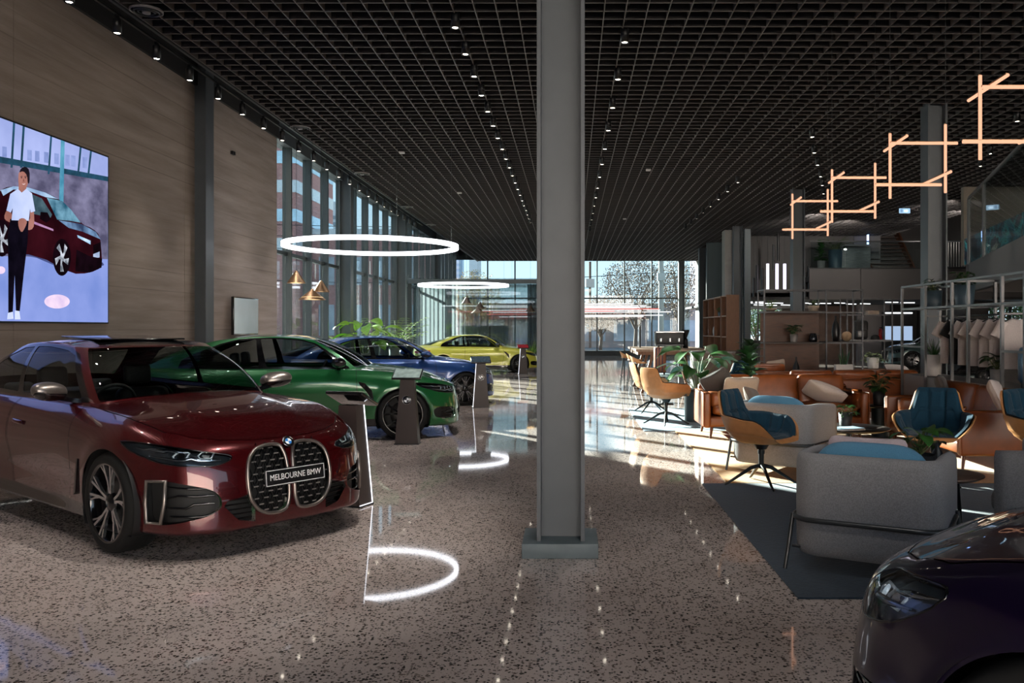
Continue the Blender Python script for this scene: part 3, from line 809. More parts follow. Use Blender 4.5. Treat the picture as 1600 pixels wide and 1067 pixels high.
        for lp in boundary(gs): 
            pts = gs.A[lp, :3]-gs.A[lp, 3:6]*.002; m_ = len(pts); rimm.tube([Vector(pts[i]) for i in np.linspace(0, m_, 48, endpoint=False).astype(int)], .005, 6, closed=True)
        rimm.build('lamp_surround', GLOSSB, hl)
    # air intakes
    for sg, gs in intakes:
        it = gs.off(-.06).build('air_intake', RUBBER, root)
        fr = MB(); fins_ = MB()
        lo, hi = np.abs(gs.A[:, 1]).min(), np.abs(gs.A[:, 1]).max(); zl, zh = gs.A[:, 2].min(), gs.A[:, 2].max()
        def onf(ya, za, d=0):
            j = np.argmin((np.abs(gs.A[:, 1])-ya)**2+(gs.A[:, 2]-za)**2); return Vector(gs.A[j, :3])+Vector(gs.A[j, 3:6])*d
        if q.get('intake_frame'):
            po = [onf(hi, zl+.02, .012), onf(hi-.004, (zl+zh)/2, .012), onf(hi-.012, zh-.01, .012)]; pi = [onf(hi-.055, zl+.02, .004), onf(hi-.06, (zl+zh)/2, .004), onf(hi-.065, zh-.01, .004)]
            fr.tube(po+pi[::-1], .013, 8, closed=True)
            fr.build('intake_frame', SATIN, it)
        for k in range(1, 5):
            za = zl+(zh-zl)*k/5; pts = [onf(ya, za, -.02) for ya in np.linspace(lo+.03, hi-.07, 7)]
            fins_.tube(pts, .007, 6)
        fins_.build('intake_slats', GLOSSB, it)
    for sg in (1, -1):
        lo_, _ = low.cut(-low.y*sg); lg = lo_.off(-.05).build('lower_grille', RUBBER, root); sb = MB(); zl_, zh_ = lo_.A[:, 2].min(), lo_.A[:, 2].max()
        for k in range(1, 6):
            za = zl_+(zh_-zl_)*k/6; row = [i for i in range(len(lo_.A)) if abs(lo_.A[i, 2]-za) < .012]
            if len(row) > 3:
                y0_, y1_ = min(lo_.A[row, 1]), max(lo_.A[row, 1]); pts = []
                for yt in np.linspace(y0_+.012, y1_-.012, 5):
                    j = np.argmin((lo_.A[:, 1]-yt)**2+(lo_.A[:, 2]-za)**2); pts.append((lo_.A[j, 0]-.025, yt, za))
                sb.tube(pts, .006, 6)
        if sb.v: sb.build('lower_slats', GLOSSB, lg)
    for sg, gs in tails: gs.build('tail_light', REDLAMP, root)
    # splitter lip
    spl = MB(); pts = [(.80-.0*abs(a), a, .15) for a in ()]
    # cabin
    c = cabin_surf(q)
    LB = c.S.max()
    sA = .80; sC = 3.05 if not q.get('coupe') else 2.95; sB = 1.92
    glass = []
    f = np.maximum(np.abs(c.S)-(sA-.075), np.maximum(.012-c.V, c.V-.488)); ws, c = c.cut(f)
    f = np.maximum((LB-.70)-np.abs(c.S), np.maximum(.05-c.V, c.V-.47)); rw, c = c.cut(f)
    if q.get('coupe'): wins = [[(sA+.07,.05),(sA+.09,.40),(1.05,.44),(1.55,.452),(2.02,.452),(1.98,.045)], [(2.05,.045),(2.09,.452),(2.35,.44),(2.65,.33),(2.86,.14),(2.84,.075)]]
    else: wins = [[(sA+.07,.05),(sA+.09,.40),(1.05,.44),(1.5,.455),(1.93,.455),(1.90,.045)], [(2.0,.045),(2.03,.452),(2.45,.45),(2.75,.38),(2.95,.25),(3.03,.15),(2.98,.06)]]
    wl_ = []; allw = np.full(len(c.A), 9.0)
    sur = [(sA-.005,.02),(sA+.02,.42),(.98,.476),(1.5,.482),(2.45,.48),(2.80,.41),(3.06,.24),(3.13,.13),(3.06,.02)]
    sf, c = c.cut(sdpoly(sur, np.abs(c.S), c.V))
    for sg in (1, -1):
        for wv in wins:
            g_, sf = sf.cut(np.where(sf.S*sg > 0, sdpoly(wv, np.abs(sf.S), sf.V), 1.0)); wl_.append(g_)
    # roof skin seam: panoramic glass
    if q.get('roof_glass'):
        f = np.where(c.V > .5, sdpoly(rrect(.98, .80, .10, 5, -1.72, 0), c.x, c.y), 1.0); rg, c = c.cut(f)
        rg.build('roof_glass', GLOSSB, root)
        tl = MB().box((-.38, -.36, 0), (.38, .36, .012), bev=.005); o_ = tl.build('sunroof_panel', GLOSSB, root); o_.location = (-1.74, 0, 1.432); o_.rotation_euler = (0, .03, 0)
    c.build('roof_and_pillars', q.get('roof_paint', P), root)
    sf.build('window_surround', GLOSSB, root)
    ws.off(-.003).build('windscreen', WSGLASS, root); rw.off(-.003).build('rear_window', CARGLASS, root)
    for g_ in wl_: g_.off(-.004).build('side_window', CARGLASS, root)
    # wipers and cowl
    MB().box((-.66, -.62, .93), (-.47, .62, .965)).build('cowl', RUBBER, root)
    # mirrors
    for sg in (1, -1):
        m_ = MB()
        def mf(u, v):
            a = u*PI; cx = -math.cos(a); th = v*2*PI; rad = math.sin(a)**.7
            return (-.84+.09*rad*math.cos(th)+.03*cx, sg*(.935+.125*cx), 1.06+.068*rad*math.sin(th)+.012*cx)
        m_.grid(mf, 20, 20, cv=True)
        mo = m_.build('side_mirror', q.get('mirror_m', P), root)
        MB().bar((-.86, sg*.74, .975), (-.84, sg*.93, 1.02), .06, .035).build('mirror_arm', GLOSSB, mo)
        lo_ = MB().grid(lambda u, v: (-.84+.093*math.cos(v*PI)*math.sin(u*PI)**.7-.03*math.cos(u*PI), sg*(.935-.122*math.cos(u*PI)), 1.047-.06*math.sin(u*PI)**.7*math.sin(v*PI)-.012*math.cos(u*PI)), 14, 16)
        lo_.build('mirror_base', GLOSSB, mo)
    # interior
    inn = MB(); inn.box((-3.1, -.74, .25), (-.5, .74, .32)); inn.box((-.95, -.72, .62), (-.52, .72, .95), bev=.06)
    inn.build('dashboard', DARKIN, root)
    sh = MB().box((-3.3, -.6, .80), (-2.75, .6, .93), bev=.04); sh.build('parcel_shelf', DARKIN, root)
    for sx_, ys_ in ((-1.75, (.37, -.37)), (-2.55, (.36, -.36))):
        for yy in ys_:
            sm_ = MB().box((-.28, -.25, .0), (.27, .25, .22), bev=.07)
            sm_.box((-.42, -.24, .12), (-.26, .24, .66 if sx_ > -2 else .56), M=T(ry=-.14), bev=.07)
            st_ = sm_.build('seat', SEATM, root); st_.location = (sx_, yy, .36)
            h_ = MB().box((-.50, -.12, .68 if sx_ > -2 else .55), (-.40, .12, .87 if sx_ > -2 else .70), M=T(ry=-.1), bev=.04); h_.build('headrest', SEATM, st_)
    sw = MB(); sw.tube([(.18*math.cos(a)*.35, .18*math.sin(a), .18*math.cos(a)*.93) for a in np.linspace(0, 2*PI, 28, endpoint=False)], .015, 8, closed=True); sw.bar((.01, -.17, .0), (.01, .17, 0), .03, .03)
    s_ = sw.build('steering_wheel', DARKIN, root); s_.location = (-1.12, -.37, .90)
    # wheels
    for wxp in (0, wb):
        for sg in (1, -1):
            add_wheel(root, wxp, sg*.912, sg, q['wheel'], q['spoke_m'], q['rim_m'])
    # fender vents
    if q.get('vent'):
        for sg in (1, -1):
            v_ = MB().prism([(-.59,.80),(-.50,.775),(-.41,.68),(-.385,.56),(-.42,.565),(-.48,.66),(-.57,.755)], .872*sg, .909*sg, axis='y'); v_.build('fender_vent', GLOSSB, root)
    if q.get('slit'):
        for sg in (1, -1):
            MB().prism([(-.455,.60),(-.435,.60),(-.47,.36),(-.50,.34)], .872*sg, .908*sg, axis='y').build('air_breather', GLOSSB, root)
    # round badge on the nose
    nose = Matrix.Translation((.742, 0, .722)) @ Euler((0, math.radians(52), 0)).to_matrix().to_4x4() @ Euler((0, 0, PI/2)).to_matrix().to_4x4()
    if q.get('badge', True): roundel(root, nose, .042)
    return root

KID_TALL = smooth_poly([(.022,.60),(.045,.695),(.09,.715),(.235,.705),(.315,.63),(.33,.46),(.31,.35),(.225,.258),(.07,.25),(.022,.30)], 1, .22)
LOWER = [(.29,.42),(.35,.40),(.47,.375),(.49,.35),(.40,.245),(.28,.215)]
LAMP = smooth_poly([(.40,.65),(.415,.675),(.60,.716),(.83,.772),(.885,.768),(.86,.70),(.76,.628),(.52,.610)], 1, .2)
INTAKE = smooth_poly([(.50,.40),(.55,.465),(.77,.53),(.838,.535),(.838,.25),(.77,.245),(.56,.30),(.50,.34)], 1, .15)
RED = paint('dark_red_paint', '#4a070d', .55, .25)
red = build_car(dict(name='car', label='dark red car with a black and white plate across its grille, nearest on the left', x=-2.588, y=6.389, rz=math.radians(-37.6), paint=RED, kid=KID_TALL, lower=LOWER, slit=True, lamp=LAMP, intake=INTAKE, intake_frame=True, kid_bars='dash', lamp_m=mat('lamp_inner_smoke', '#3c4248', .22, .5, var=.1, scale=5), wheel='double', spoke_m=ALLOY, rim_m=GLOSSB, roof_glass=True, mirror_m=SATIN))
# show plate across the grille
pt = MB().box((-.006, -.24, -.058), (.0, .24, .058), bev=.002).build('number_plate', mat('plate_black', '#111113', .35), red)
pt.location = (.838, .0, .50); pt.rotation_euler = (0, -.10, 0)
bdr = MB()
for a, b_ in (((-.233, -.052), (.233, -.048)), ((-.233, .048), (.233, .052)), ((-.233, -.052), (-.229, .052)), ((.229, -.052), (.233, .052))): bdr.box((.0002, a[0], a[1]), (.0012, b_[0], b_[1]))
WHITE = mat('white_lettering', '#e9e9ea', .5, var=.01)
bdr.build('plate_border', WHITE, pt)
tv_, tf_ = text_mesh('MELBOURNE BMW', .07)
w_ = max(v.x for v in tv_)-min(v.x for v in tv_); k_ = .405/w_
MB().add([(.0004+v.z, v.x*k_, v.y*.82) for v in tv_], tf_).build('plate_lettering', WHITE, pt)

KID_M = smooth_poly([(.022,.60),(.045,.69),(.09,.71),(.235,.70),(.315,.63),(.33,.48),(.31,.38),(.225,.30),(.07,.29),(.022,.34)], 1, .22)
INTAKE_M = smooth_poly([(.55,.32),(.58,.41),(.80,.44),(.85,.40),(.82,.27),(.58,.26)], 1, .2)
COMMON = dict(kid=KID_M, lamp=LAMP, intake=INTAKE_M, lower=LOWER)
GREENP = paint('green_paint', '#0f5a2d', .35, .3)
green = build_car(dict(COMMON, name='car', label='green four-door car behind the dark red one, parked side-on', x=-2.47, y=12.38, rz=math.radians(10.5), paint=GREENP, wheel='vee', spoke_m=GLOSSB, rim_m=GLOSSB, kid_m=GLOSSB, mirror_m=GLOSSB, vent=True))
BLUEP = paint('blue_paint', '#183f7c', .35, .3)
blue = build_car(dict(COMMON, name='car', label='blue four-door car standing between the green car and the yellow coupe', x=-2.447, y=17.336, rz=math.radians(25), paint=BLUEP, wheel='multi', spoke_m=ALLOY, rim_m=GLOSSB, slit=True, roof_glass=False))
blue.scale = (.96, .96, .96)
YELLOWP = paint('yellow_paint', '#bdbb45', .1, .35)
yellow = build_car(dict(COMMON, name='car', label='bright yellow two-door coupe, farthest back by the curtained glass room', x=-1.96, y=29.66, rz=math.radians(12.8), paint=YELLOWP, coupe=True, wheel='vee', spoke_m=GLOSSB, rim_m=GLOSSB, kid_m=GLOSSB, mirror_m=GLOSSB, vent=True))
yellow.scale = (.915, .915, .915)
KID_LOW = smooth_poly([(.03,.63),(.08,.675),(.34,.665),(.37,.60),(.32,.50),(.06,.51)], 1, .2)
LAMP_L = smooth_poly([(.57,.63),(.575,.755),(.70,.775),(.805,.785),(.815,.71),(.77,.63),(.64,.59)], 1, .2)
PURPLE = paint('dark_purple_paint', '#170c2b', .5, .3)
purple = build_car(dict(COMMON, kid=KID_LOW, lamp=LAMP_L, name='car', label='dark purple car whose front corner enters the picture at bottom right', x=1.86, y=2.72, rz=math.radians(135), paint=PURPLE, coupe=True, badge=False, wheel='multi', spoke_m=ALLOY, rim_m=GLOSSB, kid_m=CHROME, lamp_m=mat('lamp_inner_silver', '#7e868c', .25, .6, var=.1, scale=5)))
purple.scale = (1, 1, 1.0)
TEALP = paint('grey_green_paint', '#3c5252', .4, .35)
teal = build_car(dict(COMMON, name='car', label='grey-green car parked under the mezzanine behind the shelving', x=12.9, y=31.8+.9, rz=math.radians(180), paint=TEALP, wheel='multi', spoke_m=ALLOY, rim_m=GLOSSB))
teal.scale = (.95, .95, .95)
# ================================================================== RUGS AND LOUNGE FURNITURE
def fabric(name, c, var=.12, scale=220, rough=.9, sheen=.15, bump=.25): return mat(name, c, rough, 0, .25, var=var, scale=scale, bump=bump, sheen=sheen)
GREYF = fabric('grey_melange_wool', '#868486', .22, 160); BLUEF = fabric('sky_blue_wool', '#4f7f9d', .10, 160); PINKF = fabric('pale_pink_linen', '#b9a9ad', .08, 120)
TEALF = fabric('petrol_blue_felt', '#0d3346', .12, 90); TANL = mat('tan_leather_shell', '#b47d4e', .48, 0, .4, var=.10, scale=14, bump=.05)
COGN = mat('cognac_leather', '#7b411c', .38, 0, .5, var=.16, scale=7, bump=.12); COGN2 = mat('cognac_leather_cushion', '#83461f', .36, 0, .5, var=.18, scale=9, bump=.25)
DKPIL = fabric('charcoal_linen', '#4d4744', .15, 120); BEIGEP = fabric('oat_linen', '#b3a294', .10, 120); LTP = fabric('light_linen', '#bdb2ae', .10, 120); BROWNP = fabric('mushroom_linen', '#6e5d52', .12, 120)
LEGM = mat('gunmetal_tube', '#4a4c4e', .35, .7, var=.03); BLKL = mat('black_leg', '#1b1c1e', .4, .3, var=.05)
WALNUT = mat('walnut_veneer', '#4f301f', .45, 0, .4, var=.35, scale=5, stretch=(1, 1, 14)); WALNUTH = mat('walnut_bookcase', '#6f4a33', .5, 0, .4, var=.25, scale=5, stretch=(14, 14, 1)); WLEG = mat('walnut_leg', '#5b321c', .5, var=.2, scale=10)
TABLET = mat('dark_oak_top', '#5e4a3f', .35, 0, .5, var=.25, scale=8, stretch=(1, 9, 1)); BLKTOP = mat('black_table_top', '#232021', .3, var=.08)

def rug(label, lo, hi, c, z=.012, g=None):
    m = fabric('rug_'+c[1:], c, .18, 45, 1.0, .25, .35)
    mb = MB().box((lo[0], lo[1], 0.0005), (hi[0], hi[1], z), bev=.004)
    return tag(mb.build('rug', m), label, 'rug')
rug('pale blue rug at the back, under the tan shell chairs', (1.07, 12.43), (3.8, 15.9), '#6d8da3')
rug('ochre yellow rug under the leather sofas', (1.53, 8.215), (8.0, 12.41), '#a87836')
rug('dark navy rug in front, under the grey tub armchair', (1.27, 4.72), (7.5, 8.20), '#20303f')

def cushion_fn(w, h, t, pinch=.10, seed=0, sq=.25, rx=.5):
    r = random.Random(seed); ph = r.random()*6
    def f(u, v):
        a = v*2*PI; q = -math.cos(PI*u); k = (1-abs(q)**14)**.25 if abs(q) < 1 else 0
        cy = math.copysign(abs(math.cos(a))**sq, math.cos(a)); cz = math.copysign(abs(math.sin(a))**.8, math.sin(a))
        x = q*w/2*(1-pinch*.5*(1-cy*cy)*q*q); y = cy*h/2*(1-pinch*(1-q*q)*.6)*(.35+.65*k if k > 0 else .0)
        z = cz*t/2*k**1.3*(1-.30*q*q)*(1-.72*(q*q*cy*cy)*(pinch > .05))
        return (x, y, z+.005*math.sin(6*q+ph)*math.cos(5*cy)*k)
    return f
def pillow(label, m, loc, rot, w=.46, h=.46, t=.15, seed=0, group=None):
    mb = MB().grid(cushion_fn(w, h, t, .10, seed), 28, 32, cv=True)
    o = mb.build('throw_pillow', m); o.location = loc; o.rotation_euler = rot
    # piping round the seam
    cf = cushion_fn(w, h, t, .10, seed); pts = [Vector(cf(.06+.88*k/14, 0))*1.004 for k in range(15)]+[Vector(cf(.94-.88*k/14, .5))*1.004 for k in range(15)]
    MB().tube(pts, .004, 5, closed=True).build('piping', m, o)
    return tag(o, label, 'pillow', group)

# ------------------------------------------------------------------ tub armchairs
def tub_chair(label, x, y, rz, pillow_=True):
    root = thing('tub_armchair', label, 'armchair', (x, y, 0.0125), rz)
    W, D, rc = .44, .39, .15
    path = []                     # outer outline from front-left round the back to front-right
    n1 = 8
    for k in range(n1): path.append((-W, D - (D+D-rc)*k/n1))
    for k in range(13):
        a = PI + (PI/2)*k/12; path.append((-W+rc+rc*math.cos(a), -D+rc+rc*math.sin(a)))
    for k in range(1, 8): path.append((-W+rc+(2*W-2*rc)*k/8, -D))
    for k in range(13):
        a = 1.5*PI + (PI/2)*k/12; path.append((W-rc+rc*math.cos(a), -D+rc+rc*math.sin(a)))
    for k in range(1, n1+1): path.append((W, -D+rc + (2*D-rc)*k/n1))
    P = np.array(path); tg = np.gradient(P, axis=0); tg /= np.linalg.norm(tg, axis=1, keepdims=True); nr = np.stack([tg[:, 1], -tg[:, 0]], 1)
    nr = np.where((nr*P).sum(1, keepdims=True) < 0, -nr, nr)
    th = .085; N = len(P)
    def top(y): return .735 - .035*max(0, min(1, (y+.10)/.5))**1.3
    sec = []
    for i in range(N):
        px, py = P[i]; nx, ny = nr[i]; zt = top(py); ring = []
        lowin = .075
        prof = [(-lowin-.03, .10), (-.055, .098), (-.025, .108), (-.007, .138), (-.001, .18), (.001, .30), (.002, .45), (0, zt-.05), (-.010, zt-.018), (-.03, zt-.003), (-th*.55, zt), (-th+.018, zt-.008), (-th, zt-.03), (-th, .45), (-th-.004, .30), (-th-.01, .16)]
        for o_, z in prof: ring.append((px+nx*o_, py+ny*o_, z))
        sec.append(ring)
    m = len(sec[0]); vs = [p for r in sec for p in r]
    fs = [(i*m+j, (i+1)*m+j, (i+1)*m+(j+1) % m, i*m+(j+1) % m) for i in range(N-1) for j in range(m)]
    fs += [tuple(range(m)), tuple((N-1)*m+j for j in range(m))[::-1]]
    MB().add(vs, fs, True).build('shell', GREYF, root)
    MB().box((-W+.07, -D+.07, .115), (W-.07, D+.02, .29), bev=.04).build('seat_base', GREYF, root)
    MB().box((-W+.09, -D+.10, .28), (W-.09, D+.05, .43), bev=.05).build('seat_cushion', GREYF, root)
    b = MB()
    def bk(u, v):
        a = u*2*PI; t_ = v*2-1
        r = (1-abs(t_)**5)**.5 if abs(t_) < 1 else 0
        return (t_*.355, -D+.175+.075*math.cos(a)*r+.02*t_*t_, .60+(.205-.045*t_**4)*math.sin(a)*r)
    b.grid(bk, 24, 22, cu=True); b.build('back_cushion', BLUEF, root)
    f = MB(); rp = [(p[0]+q[0]*.014, p[1]+q[1]*.014, .33) for p, q in zip(P[3:-3], nr[3:-3])]
    f.tube(rp, .016, 8); f.build('frame_rail', LEGM, root)
    lb = MB(); lb.tube([(-W-.01, -D+.06, .145), (W+.01, -D+.06, .145)], .009, 6); lb.tube([(-W-.01, D-.13, .145), (W+.01, D-.13, .145)], .009, 6); lb.build('cross_bar', LEGM, root)
    for sx in (-1, 1):
        for yy, k in ((-D+.09, -1), (D-.14, 1)):
            MB().cyl((sx*(W+.012), yy, .345), (sx*(W+.05), yy+k*.05, 0), .0155, .012, 10).build('leg', LEGM, root)
    return root
tub1 = tub_chair('grey tub armchair with a light blue back cushion, nearest on the navy rug', 1.94, 5.36, -math.radians(29))
pillow('pale pink pillow leaning in the nearest grey tub armchair', PINKF, (1.93, 5.52, .625), (math.radians(66), 0, -math.radians(29)), .50, .38, .12, 3)
tub2 = tub_chair('grey tub armchair behind the petrol blue swivel chair on the ochre rug', 2.25, 8.95, -math.radians(37))
pillow('mushroom brown pillow in the grey tub armchair on the ochre rug', BROWNP, (2.05, 9.3, .66), (math.radians(62), .2, math.radians(60)), .44, .44, .13, 5)
tub3 = tub_chair('grey tub armchair cut off by the right edge, beside the purple car', 3.36, 5.62, math.radians(50))

# ------------------------------------------------------------------ swivel shell chairs
def sm(a, b, x):
    t = max(0, min(1, (x-a)/(b-a))); return t*t*(3-2*t)
def swivel_chair(label, x, y, rz, z=.0125):
    root = thing('swivel_chair', label, 'chair', (x, y, z), rz)
    R_ = math.radians
    def rim_h(th):                  # th: 0 = back, pi = front
        a = abs(th)
        h = .89 - .225*sm(R_(31), R_(47), a)
        h -= .025*sm(R_(60), R_(100), a)
        h -= .205*sm(R_(104), R_(150), a)
        return h
    def surf(off):
        def f(u, v):
            th = (u-.5)*2*PI; a = abs(th); H = rim_h(th)+max(off, 0)*.1
            e = (abs(math.sin(th))**4+abs(math.cos(th))**4)**(-1/4)
            base = .245*min(e, 1.15)
            z0 = .425; z1 = z0+.05
            if v < .38:
                t = v/.38; r = base*t*(1-.0*t); zz = z0+.05*sm(.6, 1.05, t)**1.2+.0*t
            else:
                t = (v-.38)/.62; zz = z1+(H-z1)*t
                lean = .050*sm(R_(48), R_(80), a)+.025
                r = base+(.038*sm(0, .30, t)+lean*t)*(1-.55*sm(R_(112), R_(150), a))
            r += off
            if v < .45: zz -= off*.8*(1-sm(.2, .45, v))
            X = -r*math.sin(th); Y = -r*math.cos(th)
            Y -= .06*sm(.45, 1, v)*(1-sm(R_(34), R_(60), a))
            return (X, Y, zz)
        return f
    outer = surf(.020); inner0 = surf(-.002)
    def quilt(u, v):
        th = (u-.5)*2*PI; d = 0; dg = math.degrees(th)
        for s_ in (-48, -16, 16, 48, 78, -78, 104, -104): d = max(d, math.exp(-((dg-s_)/2.6)**2)*sm(.30, .42, v))
        for w_, lim in ((.44, 2.0), (.70, .8)): d = max(d, math.exp(-((v-w_)/.014)**2)*(1 if abs(th) < lim else 0))
        if v < .42: d = max(d, math.exp(-((math.sin(th)*v/.38*.262)/.010)**2)*.8*sm(.02, .06, v))
        edge = sm(1.0, .94, v)
        x, y, z = surf(-.006-.042*(1-d)**.6*max(edge, .15))(u, v)
        return (x, y, z+.016*sm(.8, 1, v))
    sh = MB().grid(outer, 72, 30, cu=True); so = sh.build('shell', TANL, root)
    sp = MB().grid(lambda u, v: tuple(np.array(outer(u, 1))*(1-v)+np.array(inner0(u, 1))*v + np.array([0, 0, .006*math.sin(PI*v)])), 72, 4, cu=True); sp.build('shell_edge', TANL, so)
    MB().grid(quilt, 108, 44, cu=True).build('padding', TEALF, root, fix=True)
    b = MB(); b.cyl((0, 0, .16), (0, 0, .40), .026, n=16); b.cyl((0, 0, .345), (0, 0, .405), .05, .085, n=20); b.cyl((0, 0, .30), (0, 0, .335), .034, n=16)
    b.build('column', BLKL, root)
    for k in range(4):
        a = PI/4+k*PI/2; c, s_ = math.cos(a), math.sin(a)
        MB().tube([(c*.02, s_*.02, .185), (c*.10, s_*.10, .165), (c*.33, s_*.33, .022), (c*.36, s_*.36, .010)], [.02, .019, .012, .009], 8).build('leg', BLKL, root)
    return root
sw0 = swivel_chair('petrol blue quilted swivel chair with tan shell, nearest, at the ochre rug edge', 1.83, 8.12, math.radians(-129.7))
SW = [(3.55, 8.25, 152, 'petrol blue quilted swivel chair facing us in front of the right-hand leather sofa'),
      (4.56, 8.05, -150, 'petrol blue and tan swivel chair cut off by the right edge of the picture'),
      (1.49, 13.25, -55, 'tan shell swivel chair with its back to us on the pale blue rug'),
      (1.44, 15.15, -80, 'tan and petrol blue swivel chair partly hidden behind the one with its back to us'),
      (3.05, 15.45, 150, 'petrol blue swivel chair whose back shows above the left end of the long sofa')]
for x_, y_, a_, l_ in SW: copy_tree(sw0, (x_, y_, .0125), math.radians(a_), l_)

# ------------------------------------------------------------------ leather sofas
def sofa(label, x, y, rz, L=2.2, n=3, cat='sofa', z=.0125, D=.92):
    root = thing('leather_sofa' if n > 1 else 'leather_armchair', label, cat, (x, y, z), rz); h = L/2
    MB().box((-h+.05, -D/2+.02, .16), (h-.05, D/2-.03, .30), bev=.03).build('seat_base', COGN, root)
    MB().box((-h+.02, -D/2, .16), (h-.02, -D/2+.13, .70), bev=.035).build('back_frame', COGN, root)
    for s_ in (-1, 1):
        a_ = MB(); a_.box((s_*h-.07 if s_ > 0 else -h-.03, -D/2+.01, .15), (s_*h+.03 if s_ > 0 else -h+.07, D/2, .635), bev=.03)
        arm = a_.build('armrest', COGN, root)
        xo = s_*(h+.03); q = [(xo, -D/2+.04, .17), (xo, -D/2+.04, .60), (xo, -D/2+.07, .628), (xo, D/2-.03, .628), (xo, D/2-.005, .60), (xo, D/2-.005, .17)]
        MB().tube(q, .006, 6).build('piping', COGN2, arm)
        MB().box((s_*(h-.20)-.07, -D/2+.16, .42), (s_*(h-.20)+.11*s_-.0, D/2-.10, .62), bev=.05).build('arm_cushion', COGN2, root) if n > 1 else None
    w_ = (L-.2)/n
    for k in range(n):
        cx = -h+.1+w_*(k+.5)
        MB().grid(lambda u, v: (lambda p: (cx+p[0], .06+p[1], .385+p[2]))(cushion_fn(w_*.995, D-.22, .20, .01, k, .25)(u, v)), 26, 32, cv=True).build('seat_cushion', COGN2, root)
        def bc(u, v):
            p = cushion_fn(w_*.995, .46, .19, .01, k+9, .25)(u, v); ca, sa = math.cos(math.radians(78)), math.sin(math.radians(78))
            return (cx+p[0], -D/2+.22-p[1]*ca-p[2]*sa*.9, .615+p[1]*sa-p[2]*ca)
        MB().grid(bc, 26, 32, cv=True).build('back_cushion', COGN2, root)
    for sx in (-1, 1):
        for sy in (-1, 1): MB().cyl((sx*(h-.10), sy*(D/2-.10), .17), (sx*(h-.07), sy*(D/2-.07), 0), .026, .016, 12).build('leg', WLEG, root)
    return root
sofa('long cognac leather sofa facing us behind the grey tub armchair', 2.93, 11.92, PI, 2.2, 3)
sofa('cognac leather sofa turned away, its back showing behind the long sofa', 4.62, 14.05, 0, 2.3, 3, z=.0)
sofa('cognac leather sofa on the right seen from its end, behind the swivel chairs', 4.58, 10.0, PI/2, 2.1, 2)
sofa('cognac leather armchair far back in front of the walnut shelf panel', 3.72, 16.5, 0, 1.0, 1, 'armchair', z=0)
pillow('charcoal pillow at the left end of the long leather sofa', DKPIL, (2.10, 11.98, .71), (math.radians(68), math.radians(28), math.radians(158)), .44, .44, .14, 1)
pillow('oat coloured pillow next to the charcoal one on the long leather sofa', BEIGEP, (2.36, 11.78, .64), (math.radians(62), 0, math.radians(188)), .5, .46, .13, 2)
pillow('pale pillow lying tilted at the right end of the long leather sofa', LTP, (3.52, 11.72, .62), (math.radians(28), math.radians(-22), math.radians(170)), .56, .46, .15, 4)
pillow('dark grey pillow standing on the right-hand sofa behind the facing swivel chair', DKPIL, (4.70, 10.62, .71), (math.radians(72), 0, math.radians(65)), .50, .46, .14, 6)
pillow('light linen pillow on the near end of the right-hand sofa', LTP, (4.80, 9.42, .72), (math.radians(66), .1, math.radians(60)), .54, .48, .15, 7)
pillow('beige pillow upright in the leather armchair far back', BEIGEP, (3.98, 16.42, .70), (math.radians(80), .12, math.radians(-160)), .42, .42, .12, 8)
pillow('pale pillow peeking over the back of the sofa turned away', LTP, (5.55, 14.2, .76), (math.radians(40), .1, .3), .46, .4, .12, 9)

# ------------------------------------------------------------------ tables
def drum_table(label, x, y, h, r, m_top, base='ped', z=.0125, sx=1.0, rz=0):
    root = thing('side_table' if r < .3 else 'coffee_table', label, 'table', (x, y, z), rz)
    t_ = MB().lathe([(0, h-.03), (r*.86, h-.032), (r*.99, h-.012), (r, h-.006), (r*.985, h), (0, h)], 48, M=Matrix.Scale(sx, 4, (1, 0, 0)))
    t_.build('table_top', m_top, root)
    if base == 'ped':
        MB().lathe([(r*.55, 0), (r*.55, .012), (.05, .02), (.035, .06), (.035, h-.03)], 32).build('pedestal', BLKL, root)
    elif base == 'drum':
        MB().lathe([(r*.6, 0), (r*.6, h-.03)], 36).build('drum_base', mat('dark_teal_drum', '#22323a', .45, var=.08), root)
    else:
        for k in range(3):
            a = k*2*PI/3+.4; MB().cyl((r*.62*math.cos(a)*sx, r*.62*math.sin(a), h-.03), (r*.78*math.cos(a)*sx, r*.78*math.sin(a), 0), .016, .012, 10).build('leg', BLKL, root)
    return root
drum_table('oval dark oak table beside the nearest grey tub armchair', 2.52, 5.86, .50, .28, TABLET, 'legs', sx=1.2)
drum_table('low round oak table between the grey tub armchairs', 2.78, 8.28, .37, .27, TABLET, 'ped')
drum_table('large dark round coffee table in front of the long sofa', 3.12, 9.45, .40, .44, BLKTOP, 'ped')
drum_table('small black table in the corner between the two leather sofas', 4.30, 11.72, .44, .20, BLKTOP, 'drum')
drum_table('dark table with a teal drum base at the left end of the long sofa', 2.02, 13.72, .52, .30, BLKTOP, 'drum')
drum_table('round table with a pale glass top carrying the striped suitcase', 1.85, 16.9, .60, .36, mat('pale_glass_top', '#a9bfc4', .2, var=.03), 'ped', z=0)
# magazine on the coffee table, bowls on the drum table
mg = thing('magazine_stack', 'two pale magazines on the large dark coffee table', 'magazine', (3.02, 9.2, .4135), .25)
MB().box((-.15, -.11, 0), (.15, .11, .012), bev=.003).build('magazine', mat('paper_white', '#c9cbd0', .5, var=.08), mg)
MB().box((-.13, -.10, .0125), (.15, .10, .022), M=T(rz=.08), bev=.003).build('magazine', mat('paper_blue', '#8fa4b5', .5, var=.08), mg)
bt = MB().lathe([(0, 0), (.035, 0), (.037, .01), (.037, .12), (.012, .17), (.012, .21), (0, .21)], 24).build('bottle', BLKL); bt.location = (2.60, 5.98, .5135); tag(bt, 'small black bottle on the oval table by the nearest armchair', 'bottle')

